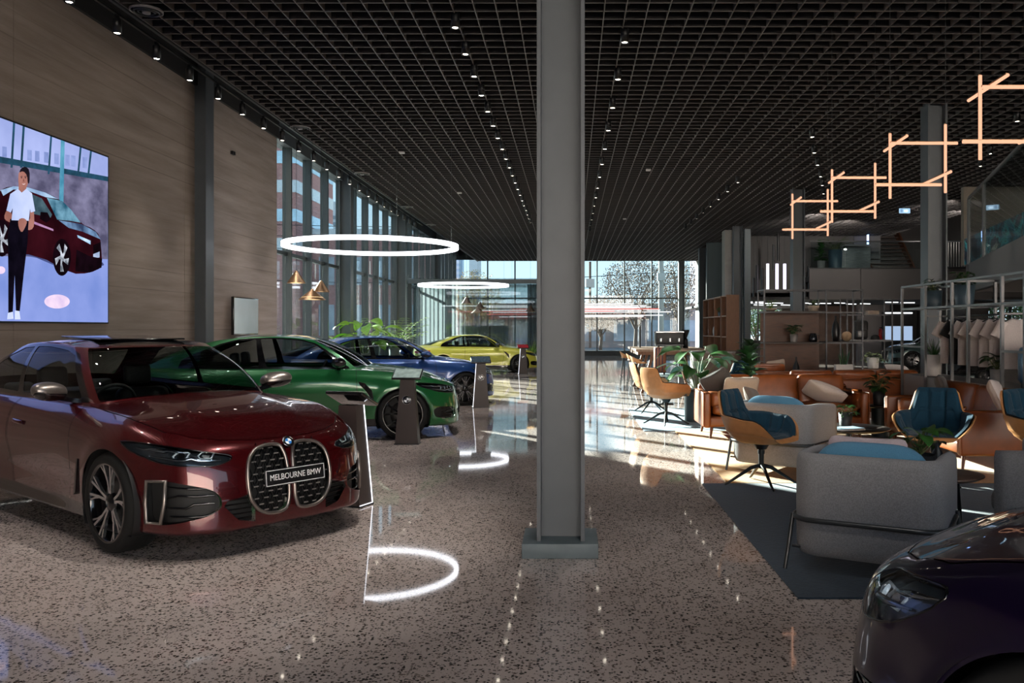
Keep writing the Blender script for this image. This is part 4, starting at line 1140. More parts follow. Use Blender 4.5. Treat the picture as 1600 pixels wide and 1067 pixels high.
# ------------------------------------------------------------------ plants
LEAFD = mat('leaf_dark', '#1f3d1c', .38, 0, .5, var=.3, scale=12); LEAFM = mat('leaf_mid', '#2f5a26', .4, 0, .5, var=.3, scale=12); LEAFB = mat('leaf_bright', '#6f9a2c', .45, 0, .4, var=.25, scale=12); LEAFV = mat('leaf_variegated', '#7d8c62', .5, var=.4, scale=40)
STEM = mat('plant_stem', '#54602f', .6, var=.2); SOIL = mat('potting_soil', '#211a15', .95, var=.3, scale=60)
POTD = mat('pot_charcoal', '#26272a', .5, var=.06); POTW = mat('pot_white', '#c2bcb8', .55, var=.05); POTG = mat('pot_stone_grey', '#7f7a78', .6, var=.08); POTB = mat('pot_slate_blue', '#3a4a55', .45, var=.06); POTBE = mat('pot_beige', '#a3907f', .6, var=.08)
def leaf(mb, base, d, L, W, droop=.35, fold=.25, nseg=7, shape='oval', twist=0):
    """a curved leaf blade starting at base heading d"""
    d = Vector(d).normalized(); side = d.cross(Vector((0, 0, 1)))
    side = side.normalized() if side.length > .05 else Vector((1, 0, 0))
    up = side.cross(d).normalized()
    side = (side*math.cos(twist)+up*math.sin(twist)).normalized(); up = side.cross(d).normalized()
    vs = []; p = Vector(base); dirn = d.copy()
    for i in range(nseg+1):
        t = i/nseg
        w = W/2*(math.sin(PI*min(1, t*.94+.06))**.8 if shape == 'oval' else math.sin(PI*min(1, (t+.12)/1.12))**.6*(1.15-.4*t) if shape == 'heart' else (1-t)**.6*(.35+t*2 if t < .3 else .95))
        for k in (-1, -.5, 0, .5, 1): vs.append(p+side*(w*k)+up*(abs(k)*w*fold))
        dirn = (dirn+Vector((0, 0, -droop/nseg*1.6))).normalized(); up = side.cross(dirn).normalized(); p = p+dirn*(L/nseg)
    fs = [(i*5+k, i*5+k+1, i*5+k+6, i*5+k+5) for i in range(nseg) for k in range(4)]
    mb.add(vs, fs, True)
def pot_mesh(r, h, kind='round'):
    if kind == 'box': return MB().box((-r*1.6, -r*.7, 0), (r*1.6, r*.7, h), bev=.008)
    if kind == 'bowl': return MB().lathe([(0, 0), (r*.55, 0), (r*.95, h*.5), (r, h), (r*.92, h), (r*.86, h*.85), (0, h*.85)], 32)
    return MB().lathe([(0, 0), (r*.82, 0), (r*.86, .01), (r, h), (r*.92, h), (r*.90, h*.9), (0, h*.9)], 32)
def plant(label, x, y, z, pr, ph, pm, kind, size, seed=1, leafm=None, potkind='round', name='potted_plant', rz=0):
    r = random.Random(seed); root = thing(name, label, 'plant', (x, y, z), rz)
    pot_mesh(pr, ph, potkind).build('pot', pm, root)
    so = MB(); so.lathe([(0, ph*.9+.004), (pr*.88*(.7 if potkind == 'box' else 1), ph*.9+.004)], 24); so.build('soil', SOIL, root)
    L = MB(); St = MB(); top = ph*.9
    if kind == 'broad':            # big paddles on long stalks
        for k in range(22):
            a = k*2.4+r.random()*.5; out = size*(.18+.30*r.random()); hh = size*(.22+.60*((k*7) % 22)/22)
            e = Vector((math.cos(a)*out, math.sin(a)*out, top+hh)); St.tube([(math.cos(a)*.02, math.sin(a)*.02, top), (e.x*.45, e.y*.45, top+hh*.6), e], .006, 5)
            leaf(L, e, (math.cos(a), math.sin(a), .45-.3*r.random()), size*(.38+.16*r.random()), size*.24, .75, .22, 8, 'oval', r.uniform(-.5, .5))
    elif kind == 'fiddle':
        St.tube([(0, 0, top), (.02, .01, top+size*.5), (0, 0, top+size*.95)], .012, 6)
        for k in range(34):
            t = .10+.9*k/34; a = k*2.4; el = .25+.9*t
            leaf(L, (math.cos(a)*.02, math.sin(a)*.02, top+size*t*.92), (math.cos(a), math.sin(a), el), size*(.36-.12*t), size*(.22-.06*t), .45, .2, 7, 'heart', r.uniform(-.3, .3))
    elif kind == 'snake':
        for k in range(9):
            a = k*2.4; leaf(L, (math.cos(a)*pr*.35, math.sin(a)*pr*.35, top-.01), (math.cos(a)*.30, math.sin(a)*.30, 1), size*(.7+.5*r.random()), size*.16, .05, .35, 7, 'blade', r.uniform(0, 3))
    elif kind == 'grass':
        for k in range(46):
            a = k*2.4; t = r.random(); leaf(L, (math.cos(a)*pr*.3*t, math.sin(a)*pr*.3*t, top-.01), (math.cos(a)*(.3+.6*t), math.sin(a)*(.3+.6*t), 1), size*(.7+.5*r.random()), size*.045, .55, .3, 6, 'blade')
    elif kind == 'palm':
        for k in range(15):
            a = k*2.4; e = .7+.9*r.random(); Lg = size*(.75+.35*r.random()); p = Vector((0, 0, top)); d = Vector((math.cos(a)*.55, math.sin(a)*.55, e)).normalized(); pts = [p.copy()]
            for i in range(9):
                d = (d+Vector((0, 0, -.12))).normalized(); p = p+d*Lg/9; pts.append(p.copy())
                if i > 1:
                    s_ = d.cross(Vector((0, 0, 1))).normalized()
                    for sg in (-1, 1): leaf(L, p, (s_*sg+d*.7), Lg*.34*(1.1-i/12), Lg*.045, .35, .25, 4, 'blade')
            St.tube(pts, .006, 5)
    elif kind == 'trail':
        for k in range(90):
            a = r.random()*6.28; t = r.random(); ln = size*t; rr = pr*.3+ln*.8; zz = top+.06+size*.16*math.sin(PI*min(t*1.5, 1))-max(0, t-.35)*size*.55
            leaf(L, (math.cos(a)*rr*.75, math.sin(a)*rr*.75, max(zz, .012)), (math.cos(a), math.sin(a), r.uniform(-.2, .7)), size*.17, size*.12, .3, .2, 4, 'heart', r.uniform(-.6, .6))
        for k in range(8):
            a = k*.8; St.tube([(0, 0, top), (math.cos(a)*pr, math.sin(a)*pr, top+.05), (math.cos(a)*size*.6, math.sin(a)*size*.6, max(top-.02, .01))], .003, 4)
    else:                          # bushy
        nb = 34 if kind == 'bush' else 20
        for k in range(nb):
            a = k*2.4; t = .15+.85*r.random(); out = size*.34*r.random(); z0 = top+size*.62*t
            e = Vector((math.cos(a)*out, math.sin(a)*out, z0)); St.tube([(0, 0, top), e*.5+Vector((0, 0, top*.5)), e], .0035, 4)
            leaf(L, e, (math.cos(a), math.sin(a), r.uniform(.0, .9)), size*(.34 if kind == 'bush' else .42), size*(.17 if kind == 'bush' else .30), .6, .2, 6, 'oval' if kind == 'bush' else 'heart', r.uniform(-.4, .4))
    if St.v: St.build('stems', STEM, root)
    L.build('foliage', leafm or LEAFM, root, fix=False)
    return root
plant('tall big-leaved plant behind the long sofa, left of the fiddle-leaf plant', 2.20, 14.75, .0125, .22, .42, POTD, 'broad', 1.02, 3, LEAFM)
plant('fiddle-leaf plant standing right of the big-leaved plant', 2.98, 14.1, .0125, .18, .40, POTD, 'fiddle', .98, 4, LEAFD)
plant('heart-leaved plant in a black pot on the oval table', 2.40, 5.80, .5135, .105, .14, POTD, 'heart', .32, 5, LEAFM)
plant('trailing plant in a black pot on the large coffee table', 3.12, 9.58, .4135, .08, .15, POTD, 'trail', .22, 6, LEAFM)
plant('peace lily in a dark pot on the small corner table', 4.28, 11.72, .453, .085, .20, POTD, 'bush', .42, 7, LEAFD)
plant('bright broad-leaved plant behind the blue car by the glazing', wx(569, 22.8), 22.8, 0, .22, .85, POTG, 'broad', 1.2, 8, LEAFB)
plant('bright palm behind the blue car, right of the broad-leaved plant', wx(619, 24.8), 24.8, 0, .22, .95, POTG, 'palm', 1.35, 9, LEAFB)
plant('small bright plant at the curtained glass room beside the yellow coupe', wx(829, 31.0), 31.0, 0, .16, .5, POTG, 'grass', .75, 10, LEAFB)

# ------------------------------------------------------------------ coffee bar
bar = thing('high_bar_table', 'high wooden bar table with slanted legs and coffee machine', 'table', (2.35, 21.0, 0))
MB().box((-.85, -1.4, .98), (.85, 1.4, 1.035), bev=.008).build('table_top', mat('bar_top', '#8d7564', .45, var=.2, scale=6, stretch=(6, 1, 1)), bar)
MB().box((-.80, -1.35, .90), (.80, 1.35, .98)).build('apron', WALNUTH, bar)
for sx in (-1, 1):
    for yy in (-1.25, 0, 1.25): MB().bar((sx*.45, yy, .92), (sx*.70, yy, 0), .09, .06).build('leg', WALNUTH, bar)
def stool(label, x, y, rz):
    r_ = thing('bar_stool', label, 'stool', (x, y, 0), rz, )
    def sf(u, v):
        a = (u-.5)*PI*1.5; h = .13*math.cos(a/1.6)**2
        return (-.22*math.sin(a)*(.75+.3*v), -.21*math.cos(a)*(.75+.3*v), .74+h*v*1.3) if True else None
    mb = MB().grid(sf, 28, 6); mb.lathe([(0, .735), (.16, .735), (.185, .745), (.16, .765), (0, .765)], 28); mb.build('seat', TANL, r_)
    for sx in (-1, 1):
        for sy in (-1, 1): MB().cyl((sx*.12, sy*.12, .74), (sx*.20, sy*.20, 0), .009, n=8).build('leg', BLKL, r_)
    MB().tube([(.185, .185, .22), (-.185, .185, .22), (-.185, -.185, .22), (.185, -.185, .22)], .007, 6, closed=True).build('foot_ring', BLKL, r_)
    return r_
st0 = stool('tan bar stool, nearest of the three along the bar table', wx(999, 18.9), 18.9, -PI/2)
copy_tree(st0, (wx(992, 20.6), 20.6, 0), -PI/2, 'tan bar stool, middle of the three along the bar table')
copy_tree(st0, (wx(981, 22.4), 22.4, 0), -PI/2, 'tan bar stool, farthest of the three along the bar table')
em = thing('espresso_machine', 'wide espresso machine standing on the bar table', 'coffee machine', (wx(1045, 20.9), 20.9, 1.0355))
MB().box((-.34, -.25, .09), (.34, .25, .40), bev=.02).build('body', BLKL, em)
MB().box((-.35, -.27, .37), (.35, .27, .42), bev=.01).build('cup_rail', CHROME, em)
MB().box((-.33, -.36, .05), (.33, .22, .10), bev=.01).build('drip_tray', LEGM, em)
for k in (-.22, 0, .22): MB().cyl((k, -.29, .16), (k, -.29, .24), .034, n=14).build('group_head', CHROME, em)
for sx in (-1, 1): MB().box((sx*.28-.025, -.28, 0), (sx*.28+.025, .2, .06)).build('foot', BLKL, em)
gr = thing('coffee_grinder', 'black coffee grinder with a funnel, right of the espresso machine', 'grinder', (wx(1071, 20.9), 20.9, 1.0355))
MB().lathe([(0, 0), (.07, 0), (.06, .2), (.04, .24), (.0, .24)], 20).build('body', BLKL, gr); MB().lathe([(.035, .24), (.10, .42), (.10, .45), (0, .45)], 20).build('hopper', BLKL, gr)
tp = MB().tube([(0, 0, 0), (0, 0, .50), (0, -.02, .54), (0, -.12, .54)], .022, 10).build('water_tap', BLKL); tp.location = (wx(1000, 21.5), 21.5, 1.0355); tag(tp, 'slim black water tap standing on the bar table', 'tap')
sc_ = thing('suitcase', 'purple-brown striped suitcase standing on the pale glass table', 'suitcase', (wx(1031, 16.9), 16.9, .6005), .1)
MB().box((-.115, -.085, .03), (.115, .085, .54), bev=.025).build('shell', mat('copper_shell', '#7c4731', .35, .3, var=.05), sc_)
for k in (-.085, -.03, .035): MB().box((k-.013, -.09, .035), (k+.013, .09, .535), bev=.006).build('stripe', mat('plum_stripe', '#3a2233', .35, .2, var=.05), sc_)
for sx in (-1, 1): MB().box((sx*.08-.015, -.05, 0), (sx*.08+.015, .05, .035)).build('wheel', RUBBER, sc_)
MB().tube([(-.05, 0, .54), (-.05, 0, .57), (.05, 0, .57), (.05, 0, .54)], .007, 6).build('handle', BLKL, sc_)
cb = thing('stone_counter', 'grey-brown rounded stone counter behind the fiddle-leaf plant', 'counter', (wx(1118, 18.6), 18.6, 0))
MB().prism(rrect(1.1, .6, .25, 6), 0, .98).build('body', mat('stone_counter', '#51463e', .6, var=.25, scale=6, bump=.1), cb); MB().prism(rrect(1.16, .66, .27, 6), .98, 1.02).build('worktop', BLKTOP, cb)
# ================================================================== SHELVING, CLOTHES, BOOKCASES
FRM = mat('shelf_frame_steel', '#343437', .4, .5, var=.05)
def bars(parent, name, segs, w=.03, m=FRM):
    for a, b in segs: MB().bar(a, b, w).build(name, m, parent)
# --- walnut-panelled unit
xl, xr, yf, yb, zt = 4.10, 6.19, 17.9, 18.5, 2.34
u1 = thing('shelving_unit', 'black steel shelving unit with a walnut back panel behind the sofas', 'shelving', (0, 0, 0))
posts = [4.10, 5.42, 6.19]
bars(u1, 'post', [((x, y, 0), (x, y, zt)) for x in posts for y in (yf, yb)])
bars(u1, 'rail', [((xl, y, z), (xr, y, z)) for y in (yf, yb) for z in (zt, 1.86)] + [((x, yf, z), (x, yb, z)) for x in posts for z in (zt, 1.86)] + [((5.42, yf, 1.21), (6.19, yf, 1.21)), ((5.42, yb, 1.21), (6.19, yb, 1.21))], .026)
MB().box((4.12, yb-.14, .28), (5.40, yb-.11, 1.87)).build('back_panel', WALNUT, u1)
MB().box((4.12, yf+.05, 1.19), (5.40, yb-.14, 1.225)).build('shelf', mat('dark_shelf', '#2a1f1a', .5, var=.1), u1)
MB().box((4.12, yf+.02, .27), (6.19, yb, .31)).build('shelf', mat('dark_shelf', '#2a1f1a'), u1)
MB().box((4.12, yf+.02, 1.875), (5.40, yb-.02, 1.89)).build('shelf', mat('dark_shelf', '#2a1f1a'), u1)
MB().box((5.44, yf+.02, 1.223), (6.17, yb-.02, 1.235)).build('shelf', mat('dark_shelf', '#2a1f1a'), u1)
plant('leafy plant in a stone-grey pot on the walnut shelf', wx(1241, 18.1), 18.13, 1.226, .085, .17, POTG, 'bush', .36, 21, LEAFD)
plant('spiky plant in a beige bowl on top of the walnut panel, left', wx(1204, 18.2), 18.2, 1.891, .13, .06, POTBE, 'grass', .26, 22, LEAFB, 'bowl')
plant('small plant in a beige pot on top of the walnut panel, right', wx(1271, 18.2), 18.2, 1.891, .12, .12, POTBE, 'bush', .22, 23, LEAFD)
plant('snake plant in a white trough in front of the right shelf cell', wx(1318, 17.2), 17.2, .62, .11, .16, POTW, 'snake', .34, 24, LEAFD, 'box')
pb_ = thing('plinth', 'low dark plinth carrying the snake plant', 'plinth', (wx(1318, 17.2), 17.25, 0)); MB().box((-.38, -.22, 0), (.38, .22, .59), bev=.01).build('body', BLKTOP, pb_); MB().box((-.40, -.24, .59), (.40, .24, .62), bev=.005).build('top', BLKTOP, pb_)
def vase(label, x, y, z, h, r, m=None):
    o = MB().lathe([(0, 0), (r*.72, 0), (r*.95, h*.22), (r, h*.40), (r*.75, h*.66), (r*.28, h*.83), (r*.22, h*.9), (r*.30, h), (r*.2, h), (r*.16, h*.86), (0, h*.84)], 32).build('vase', m or mat('black_ceramic', '#121315', .35, var=.05))
    o.location = (x, y, z); return tag(o, label, 'vase')
vase('black bottle vase standing low in front of the walnut panel', wx(1245, 18.0), 18.05, .311, .60, .085)
vase('tall black vase on the right cell of the walnut shelving unit', wx(1308, 18.1), 18.2, 1.236, .56, .085)
jug = thing('metal_jug', 'dark metal jug on the walnut shelf right of the leafy plant', 'jug', (wx(1271, 18.1), 18.13, 1.226)); MB().lathe([(0, 0), (.075, 0), (.09, .05), (.08, .13), (.055, .17), (.06, .19), (0, .19)], 28).build('body', mat('jug_steel', '#3c3f44', .25, .8), jug); MB().tube([(.07, 0, .16), (.12, 0, .15), (.12, 0, .06), (.085, 0, .05)], .009, 8).build('handle', BLKL, jug)
gl = MB().lathe([(.11*math.sin(PI*k/16), .11-.11*math.cos(PI*k/16)) for k in range(17)], 28).build('wooden_ball', mat('pale_wood', '#9a8064', .6, var=.2, scale=20)); gl.location = (wx(1322, 18.1)+.02, 18.12, 1.236); tag(gl, 'pale wooden ball beside the tall black vase', 'ornament')
# --- the second frame behind it
u2 = thing('shelving_unit', 'black steel shelving unit farther back with the backpack and cap', 'shelving', (0, 0, 0))
bars(u2, 'post', [((x, y, 0), (x, y, 2.22)) for x in (6.55, 7.62) for y in (20.0, 20.5)]); bars(u2, 'rail', [((6.55, y, z), (7.62, y, z)) for y in (20.0, 20.5) for z in (2.22, 1.84, 1.22)], .026)
MB().box((6.56, 20.02, 1.235), (7.6, 20.48, 1.25)).build('shelf', BLKTOP, u2)
lb_ = MB().box((6.6, 19.55, 0), (7.57, 19.95, .58), bev=.01).build('display_platform', WALNUT); tag(lb_, 'low walnut platform under the farther shelving unit', 'platform')
lb_.location = (0, 0, 0)
bp_ = thing('backpack', 'black patterned backpack standing on the farther shelving unit', 'backpack', (wx(1345, 20.2), 20.22, 1.2505)); MB().box((-.17, -.10, 0), (.17, .12, .46), bev=.07).build('body', mat('patterned_fabric', '#1b1a1b', .7, var=.9, scale=25), bp_); MB().box((-.13, -.15, .04), (.13, -.08, .24), bev=.03).build('front_pocket', BLKTOP, bp_); MB().tube([(-.04, .02, .45), (-.03, .02, .50), (.03, .02, .50), (.04, .02, .45)], .01, 6).build('handle', BLKTOP, bp_)
cp_ = thing('cap', 'black cap lying on the farther shelving unit right of the backpack', 'cap', (wx(1368, 20.2), 20.22, 1.2505)); MB().lathe([(.10, 0), (.105, .03), (.09, .08), (.05, .11), (0, .115)], 24).build('crown', DARKIN, cp_); MB().grid(lambda u, v: ((u-.5)*.17, -.09-.09*v*math.sin(PI*(u*.8+.1)), .012+.006*math.cos(PI*(u-.5))), 10, 6).build('brim', DARKIN, cp_)
plant('trailing variegated plant in a white pot on the low walnut platform', wx(1364, 19.75), 19.75, .581, .14, .26, POTW, 'trail', .40, 25, LEAFV)
bx_ = MB().box((-.13, -.1, 0), (.13, .1, .09), bev=.005).build('storage_box', POTBE); bx_.location = (wx(1364, 20.2), 20.25, 1.854); tag(bx_, 'small beige box on the top rail of the farther shelving unit', 'box')
# --- clothes unit along the right
u3 = thing('clothes_rack', 'grey steel clothes rack hung with white and black T-shirts', 'clothes rack', (0, 0, 0))
FR2 = mat('rack_steel', '#5c5b5c', .4, .5, var=.05)
xf, xbk = 5.28, 5.88; ys = [13.44, 12.56, 11.68, 11.2, 10.32, 9.8]
bars(u3, 'post', [((xf, y, 0), (xf, y, 2.176)) for y in ys] + [((xbk, y, 0), (xbk, y, 2.176)) for y in (13.44, 11.68, 10.32, 9.8)], .035, FR2)
bars(u3, 'rail', [((x, 13.44, z), (x, 9.8, z)) for x in (xf, xbk) for z in (2.176, 1.824)] + [((xf, y, z), (xbk, y, z)) for y in (13.44, 11.68, 9.8) for z in (2.176, 1.824)] + [((xf, 13.44, 1.24), (xf, 12.56, 1.24)), ((xf, 10.32, 1.24), (xf, 9.8, 1.24))], .03, FR2)
MB().cyl((5.60, 12.56, 1.70), (5.60, 10.32, 1.70), .012, n=12).build('hanging_rail', BLKL, u3)
bars(u3, 'rail_bracket', [((xf, 12.56, 1.70), (xbk, 12.56, 1.70)), ((xf, 10.32, 1.70), (xbk, 10.32, 1.70))], .022, FR2)
pf = MB().box((5.30, 9.82, 0), (5.86, 13.42, .80), bev=.008).build('base_platform', mat('platform_grey', '#85807d', .6, var=.05), u3)
def tee(label, y, m, grp, first=None, rz=0.0, x=5.60):
    if first is not None: return copy_tree(first, (x, y, 1.645), rz, label, grp)
    r_ = thing('t_shirt', label, 't-shirt', (x, y, 1.645), rz, grp); r_.scale = (.86, .86, .86)
    out = []          # outline half: x across, z down
    half = [(.075,.0),(.12,-.005),(.21,-.045),(.29,-.22),(.315,-.30),(.235,-.335),(.215,-.25),(.225,-.45),(.235,-.74)]
    mb = MB()
    def f(u, v):
        # u around the body 0..1, v down
        a = u*2*PI; z = -.74*v
        wd = .09+.14*sm(0, .12, v)+.012*v; dp = .035+.035*sm(0, .25, v)
        fold = .012*math.sin(5*a+2.2)*sm(.2, .9, v)
        return (math.copysign(abs(math.cos(a))**.6, math.cos(a))*(wd+fold), math.sin(a)*(dp+fold), z-.03*abs(math.sin(a))*(1-sm(0, .1, v)))
    mb.grid(f, 44, 16, cu=True)
    for sg in (-1, 1):
        def s_(u, v):
            a = u*2*PI; c = Vector((sg*(.17+.13*v), 0, -.06-.22*v)); return (c.x+sg*.02*math.cos(a)+sg*.075*math.cos(a)*.85, math.sin(a)*(.045+.01*v), c.z-.045*math.cos(a)*-1+.0)
        mb.grid(s_, 20, 6, cu=True)
    mb.build('cloth', m, r_, fix=True)
    MB().tube([(.095+.006*math.cos(0)-.095+.10*math.cos(a), .05*math.sin(a), -.012+.012*math.cos(2*a)) for a in np.linspace(0, 2*PI, 20, endpoint=False)], .006, 5, closed=True).build('collar', m, r_)
    hg = MB(); hg.tube([(-.20, 0, -.055), (-.10, 0, -.005), (0, 0, .012), (.10, 0, -.005), (.20, 0, -.055)], .010, 6); hg.tube([(0, 0, .012), (0, 0, .030), (.022, 0, .042)]+[(.024*math.cos(q_), 0, .062+.024*math.sin(q_)) for q_ in np.linspace(-.2, 3.4, 9)], .003, 6)
    hg.build('hanger', BLKL, r_)
    return r_
WTEE = fabric('white_jersey', '#b8aeac', .06, 60); BTEE = fabric('black_jersey', '#1d1d20', .08, 60)
t0 = tee('white T-shirt at the far left end of the clothes rack', 12.30, WTEE, None, rz=-.12)
tb = tee('black T-shirt hanging between white ones on the clothes rack', 12.02, BTEE, None, rz=-.12)
for k, (y_, l_) in enumerate(((11.74, 'white T-shirt hanging directly in front of the black one'), (11.46, 'white T-shirt, second in front of the black one'), (11.14, 'white T-shirt in the middle of the near group on the rack'), (10.86, 'white T-shirt, last but one at the near end of the rack'), (10.56, 'white T-shirt at the near end of the clothes rack'))):
    tee(l_, y_, WTEE, None, t0, -.12)
plant('dark plant in a slate-blue cylinder on top of the clothes rack, left', 5.58, 13.0, 1.842, .14, .26, POTB, 'bush', .32, 31, LEAFD)
plant('dark plant in a slate-blue cylinder on top of the clothes rack, right', 5.58, 11.95, 1.842, .14, .29, POTB, 'bush', .34, 32, LEAFD)
tsh = MB().box((5.30, 11.22, 1.826), (5.86, 13.42, 1.840)).build('top_shelf', FR2, u3)
plant('grassy plant in a white square pot at the foot of the clothes rack', 5.50, 12.78, .801, .12, .32, POTW, 'grass', .40, 33, LEAFM)
plant('rubber plant in a grey pot at the foot of the clothes rack', 5.42, 10.72, .801, .085, .20, POTG, 'heart', .34, 34, LEAFD)
def case(label, x, y, z, w, h, d, m, first=None):
    r_ = thing('suitcase', label, 'suitcase', (x, y, z), .15)
    b_ = MB().box((-w/2, -d/2, .05), (w/2, d/2, h), bev=.05); b_.build('shell', m, r_)
    rb = MB()
    for k in range(6):
        xx = -w/2+w*(k+.5)/6; rb.box((xx-.012, -d/2-.006, .09), (xx+.012, d/2+.006, h-.05), bev=.005)
    rb.build('ribs', m, r_)
    for sx in (-1, 1): MB().box((sx*w*.35-.02, -d*.3, 0), (sx*w*.35+.02, d*.3, .055)).build('wheel', RUBBER, r_)
    MB().tube([(-.08, 0, h), (-.08, 0, h+.04), (.08, 0, h+.04), (.08, 0, h)], .009, 6).build('handle', BLKL, r_); return r_
SCB = mat('blue_suitcase', '#2d5878', .35, .2, coat=.3, var=.05)
case('blue ribbed suitcase standing at the near end of the clothes rack', 5.56, 10.12, .801, .30, .50, .20, SCB)
case('larger blue suitcase at the right edge of the picture, by the clothes rack', 5.62, 9.42, .801, .38, .58, .22, SCB)
pf2 = MB().box((-.3, -.3, 0), (.3, .3, .80), bev=.01).build('display_plinth', mat('platform_grey', '#85807d')); pf2.location = (5.60, 9.42, 0); tag(pf2, 'grey plinth carrying the larger blue suitcase', 'plinth')

# --- bookcases
def bookcase(label, x, y0, y1, h, cols, rows):
    r_ = thing('bookcase', label, 'bookcase', (x, y0, 0)); L_ = y1-y0; dp = .38
    MB().box((dp-.02, 0, 0), (dp, L_, h)).build('back_panel', WALNUTH, r_)
    for k in range(cols+1):
        yy = min(max(L_*k/cols, .018), L_-.018); MB().box((0, yy-.018, 0), (dp-.02, yy+.018, h)).build('upright', WALNUTH, r_)
    for k in range(rows+1):
        zz = min(max(h*k/rows, .02), h-.02)
        for c in range(cols): MB().box((.005, L_*c/cols+.018, zz-.016), (dp-.02, L_*(c+1)/cols-.018, zz+.016)).build('shelf', mat('bookcase_shelf', '#8c6a50', .5, var=.15), r_)
    return r_
bookcase('narrow walnut bookcase, the nearer of the two by the grey pier', 4.6, 25.0, 25.86, 2.52, 1, 4)
bookcase('wide walnut bookcase with small ornaments beyond the narrow one', 4.62, 26.1, 29.6, 2.52, 3, 4)
vase('white vase on a shelf of the wide walnut bookcase', 4.75, 27.9, 1.277, .40, .07, POTW)
hp_ = MB().tube([(0, .12*math.cos(a), .14+.12*math.sin(a)) for a in np.linspace(-1.2, 2.2, 14)], .028, 8).build('ring_ornament', POTW); hp_.location = (4.75, 27.7, 1.90-.0); tag(hp_, 'white curved ornament on the wide walnut bookcase', 'ornament')
hp_.location = (4.75, 29.0, 1.277+.008)
plant('small plant on the top shelf of the wide walnut bookcase', 4.78, 27.0, 1.907, .09, .14, POTB, 'bush', .26, 41, LEAFM)

# ================================================================== UNDER AND ON THE MEZZANINE
tvu = thing('video_wall', 'dark wall unit with a pale blue lit screen under the mezzanine', 'screen', (wx(1403, 38.6), 38.6, 0))
MB().box((-.68, 0, 0), (.68, .2, 2.28), bev=.01).build('cabinet', mat('charcoal_wall', '#2c2b2c'), tvu)
MB().box((-.66, -.012, .97), (.66, -.002, 1.62)).build('screen', glow('pale_screen', '#9db4d2', .55), tvu)
MB().box((-.66, -.02, 2.2), (.66, 0, 2.25)).build('strip_light', glow('strip_white', '#dfe6ee', 3), tvu)
fe = thing('fire_extinguisher', 'red fire extinguisher hanging left of the pale screen', 'fire extinguisher', (wx(1381, 37.9), 38.3, 1.0)); MB().lathe([(0, 0), (.08, 0), (.08, .45), (.03, .52), (0, .52)], 20).build('cylinder', mat('extinguisher_red', '#b5221c', .35), fe); MB().box((-.03, -.06, .52), (.03, .06, .58)).build('valve', BLKL, fe)
MB().box((-.03, .07, .1), (.03, .27, .14)).build('bracket', BLKL, fe)
big = plant('tall plant in a big dark pot on the mezzanine', wx(1305, 32.6), 32.6, 3.505, .27, 1.05, POTB, 'palm', .80, 51, LEAFM)
plant('leafy plant in a small grey pot at the left end of the mezzanine', wx(1283, 32.5), 32.5, 3.505, .15, .62, POTG, 'fiddle', .85, 52, LEAFM)
cbn = MB().box((-.6, -.2, 0), (.6, .2, 1.35), bev=.01).build('stone_cabinet', mat('grey_marble', '#6d6e70', .35, var=.3, scale=4, stretch=(1, 1, 6))); cbn.location = (wx(1334, 33.6), 33.6, 3.505); tag(cbn, 'grey marble cabinet behind the mezzanine plants', 'cabinet')
ll = MB().box((-.03, -.03, 0), (.03, .03, .95)).build('light_column', glow('blue_white_tube', '#8fb4ff', 3)); ll.location = (wx(1356, 33.6), 33.6, 4.35); tag(ll, 'thin blue vertical light tube on the mezzanine', 'light'); 
# timber-slatted flight of stairs going up behind the balustrade
stp = thing('staircase', 'dark timber open staircase rising behind the glass balustrade', 'staircase', (wx(1402, 33.2), 33.2, 3.5))
TIMB = mat('dark_stair_timber', '#3b2419', .4, 0, .5, var=.25, scale=6, stretch=(1, 8, 8))
for k in range(16): MB().box((-.82, k*.20, .17*k+.10), (.82, k*.20+.26, .17*k+.145), bev=.006).build('tread', TIMB, stp)
for sx in (-1, 1): MB().prism([(-.05, 0), (.25, 0), (3.4, 2.75), (3.4, 3.05), (3.1, 3.05)], sx*.86-.03, sx*.86+.03, axis='x').build('stringer', WLEG, stp)
# exit sign with an arrow pictogram
es = thing('exit_sign', 'lit pale blue exit sign hanging under the ceiling near the stairs', 'sign', (wx(1413, 26), 26.0, 5.06))
MB().box((-.19, -.02, 0), (.19, .02, .175), bev=.004).build('housing', BLKL, es); MB().box((-.17, -.024, .012), (.17, -.0205, .163)).build('face', glow('sign_blue', '#8fb2cc', .8), es)
MB().prism([(-.02,.05),(.06,.05),(.06,.03),(.12,.085),(.06,.14),(.06,.12),(-.02,.12)], -.0255, -.0242, axis='y').build('arrow', glow('sign_pale', '#b9d6ea', 1.0), es)
MB().box((-.13, -.0255, .04), (-.06, -.0242, .14)).build('door_pictogram', glow('sign_dim', '#6f8fb0', .7), es)
for sx in (-.12, .12): MB().cyl((sx, 0, .175), (sx, 0, .19), .006, n=6).build('bracket', BLKL, es)
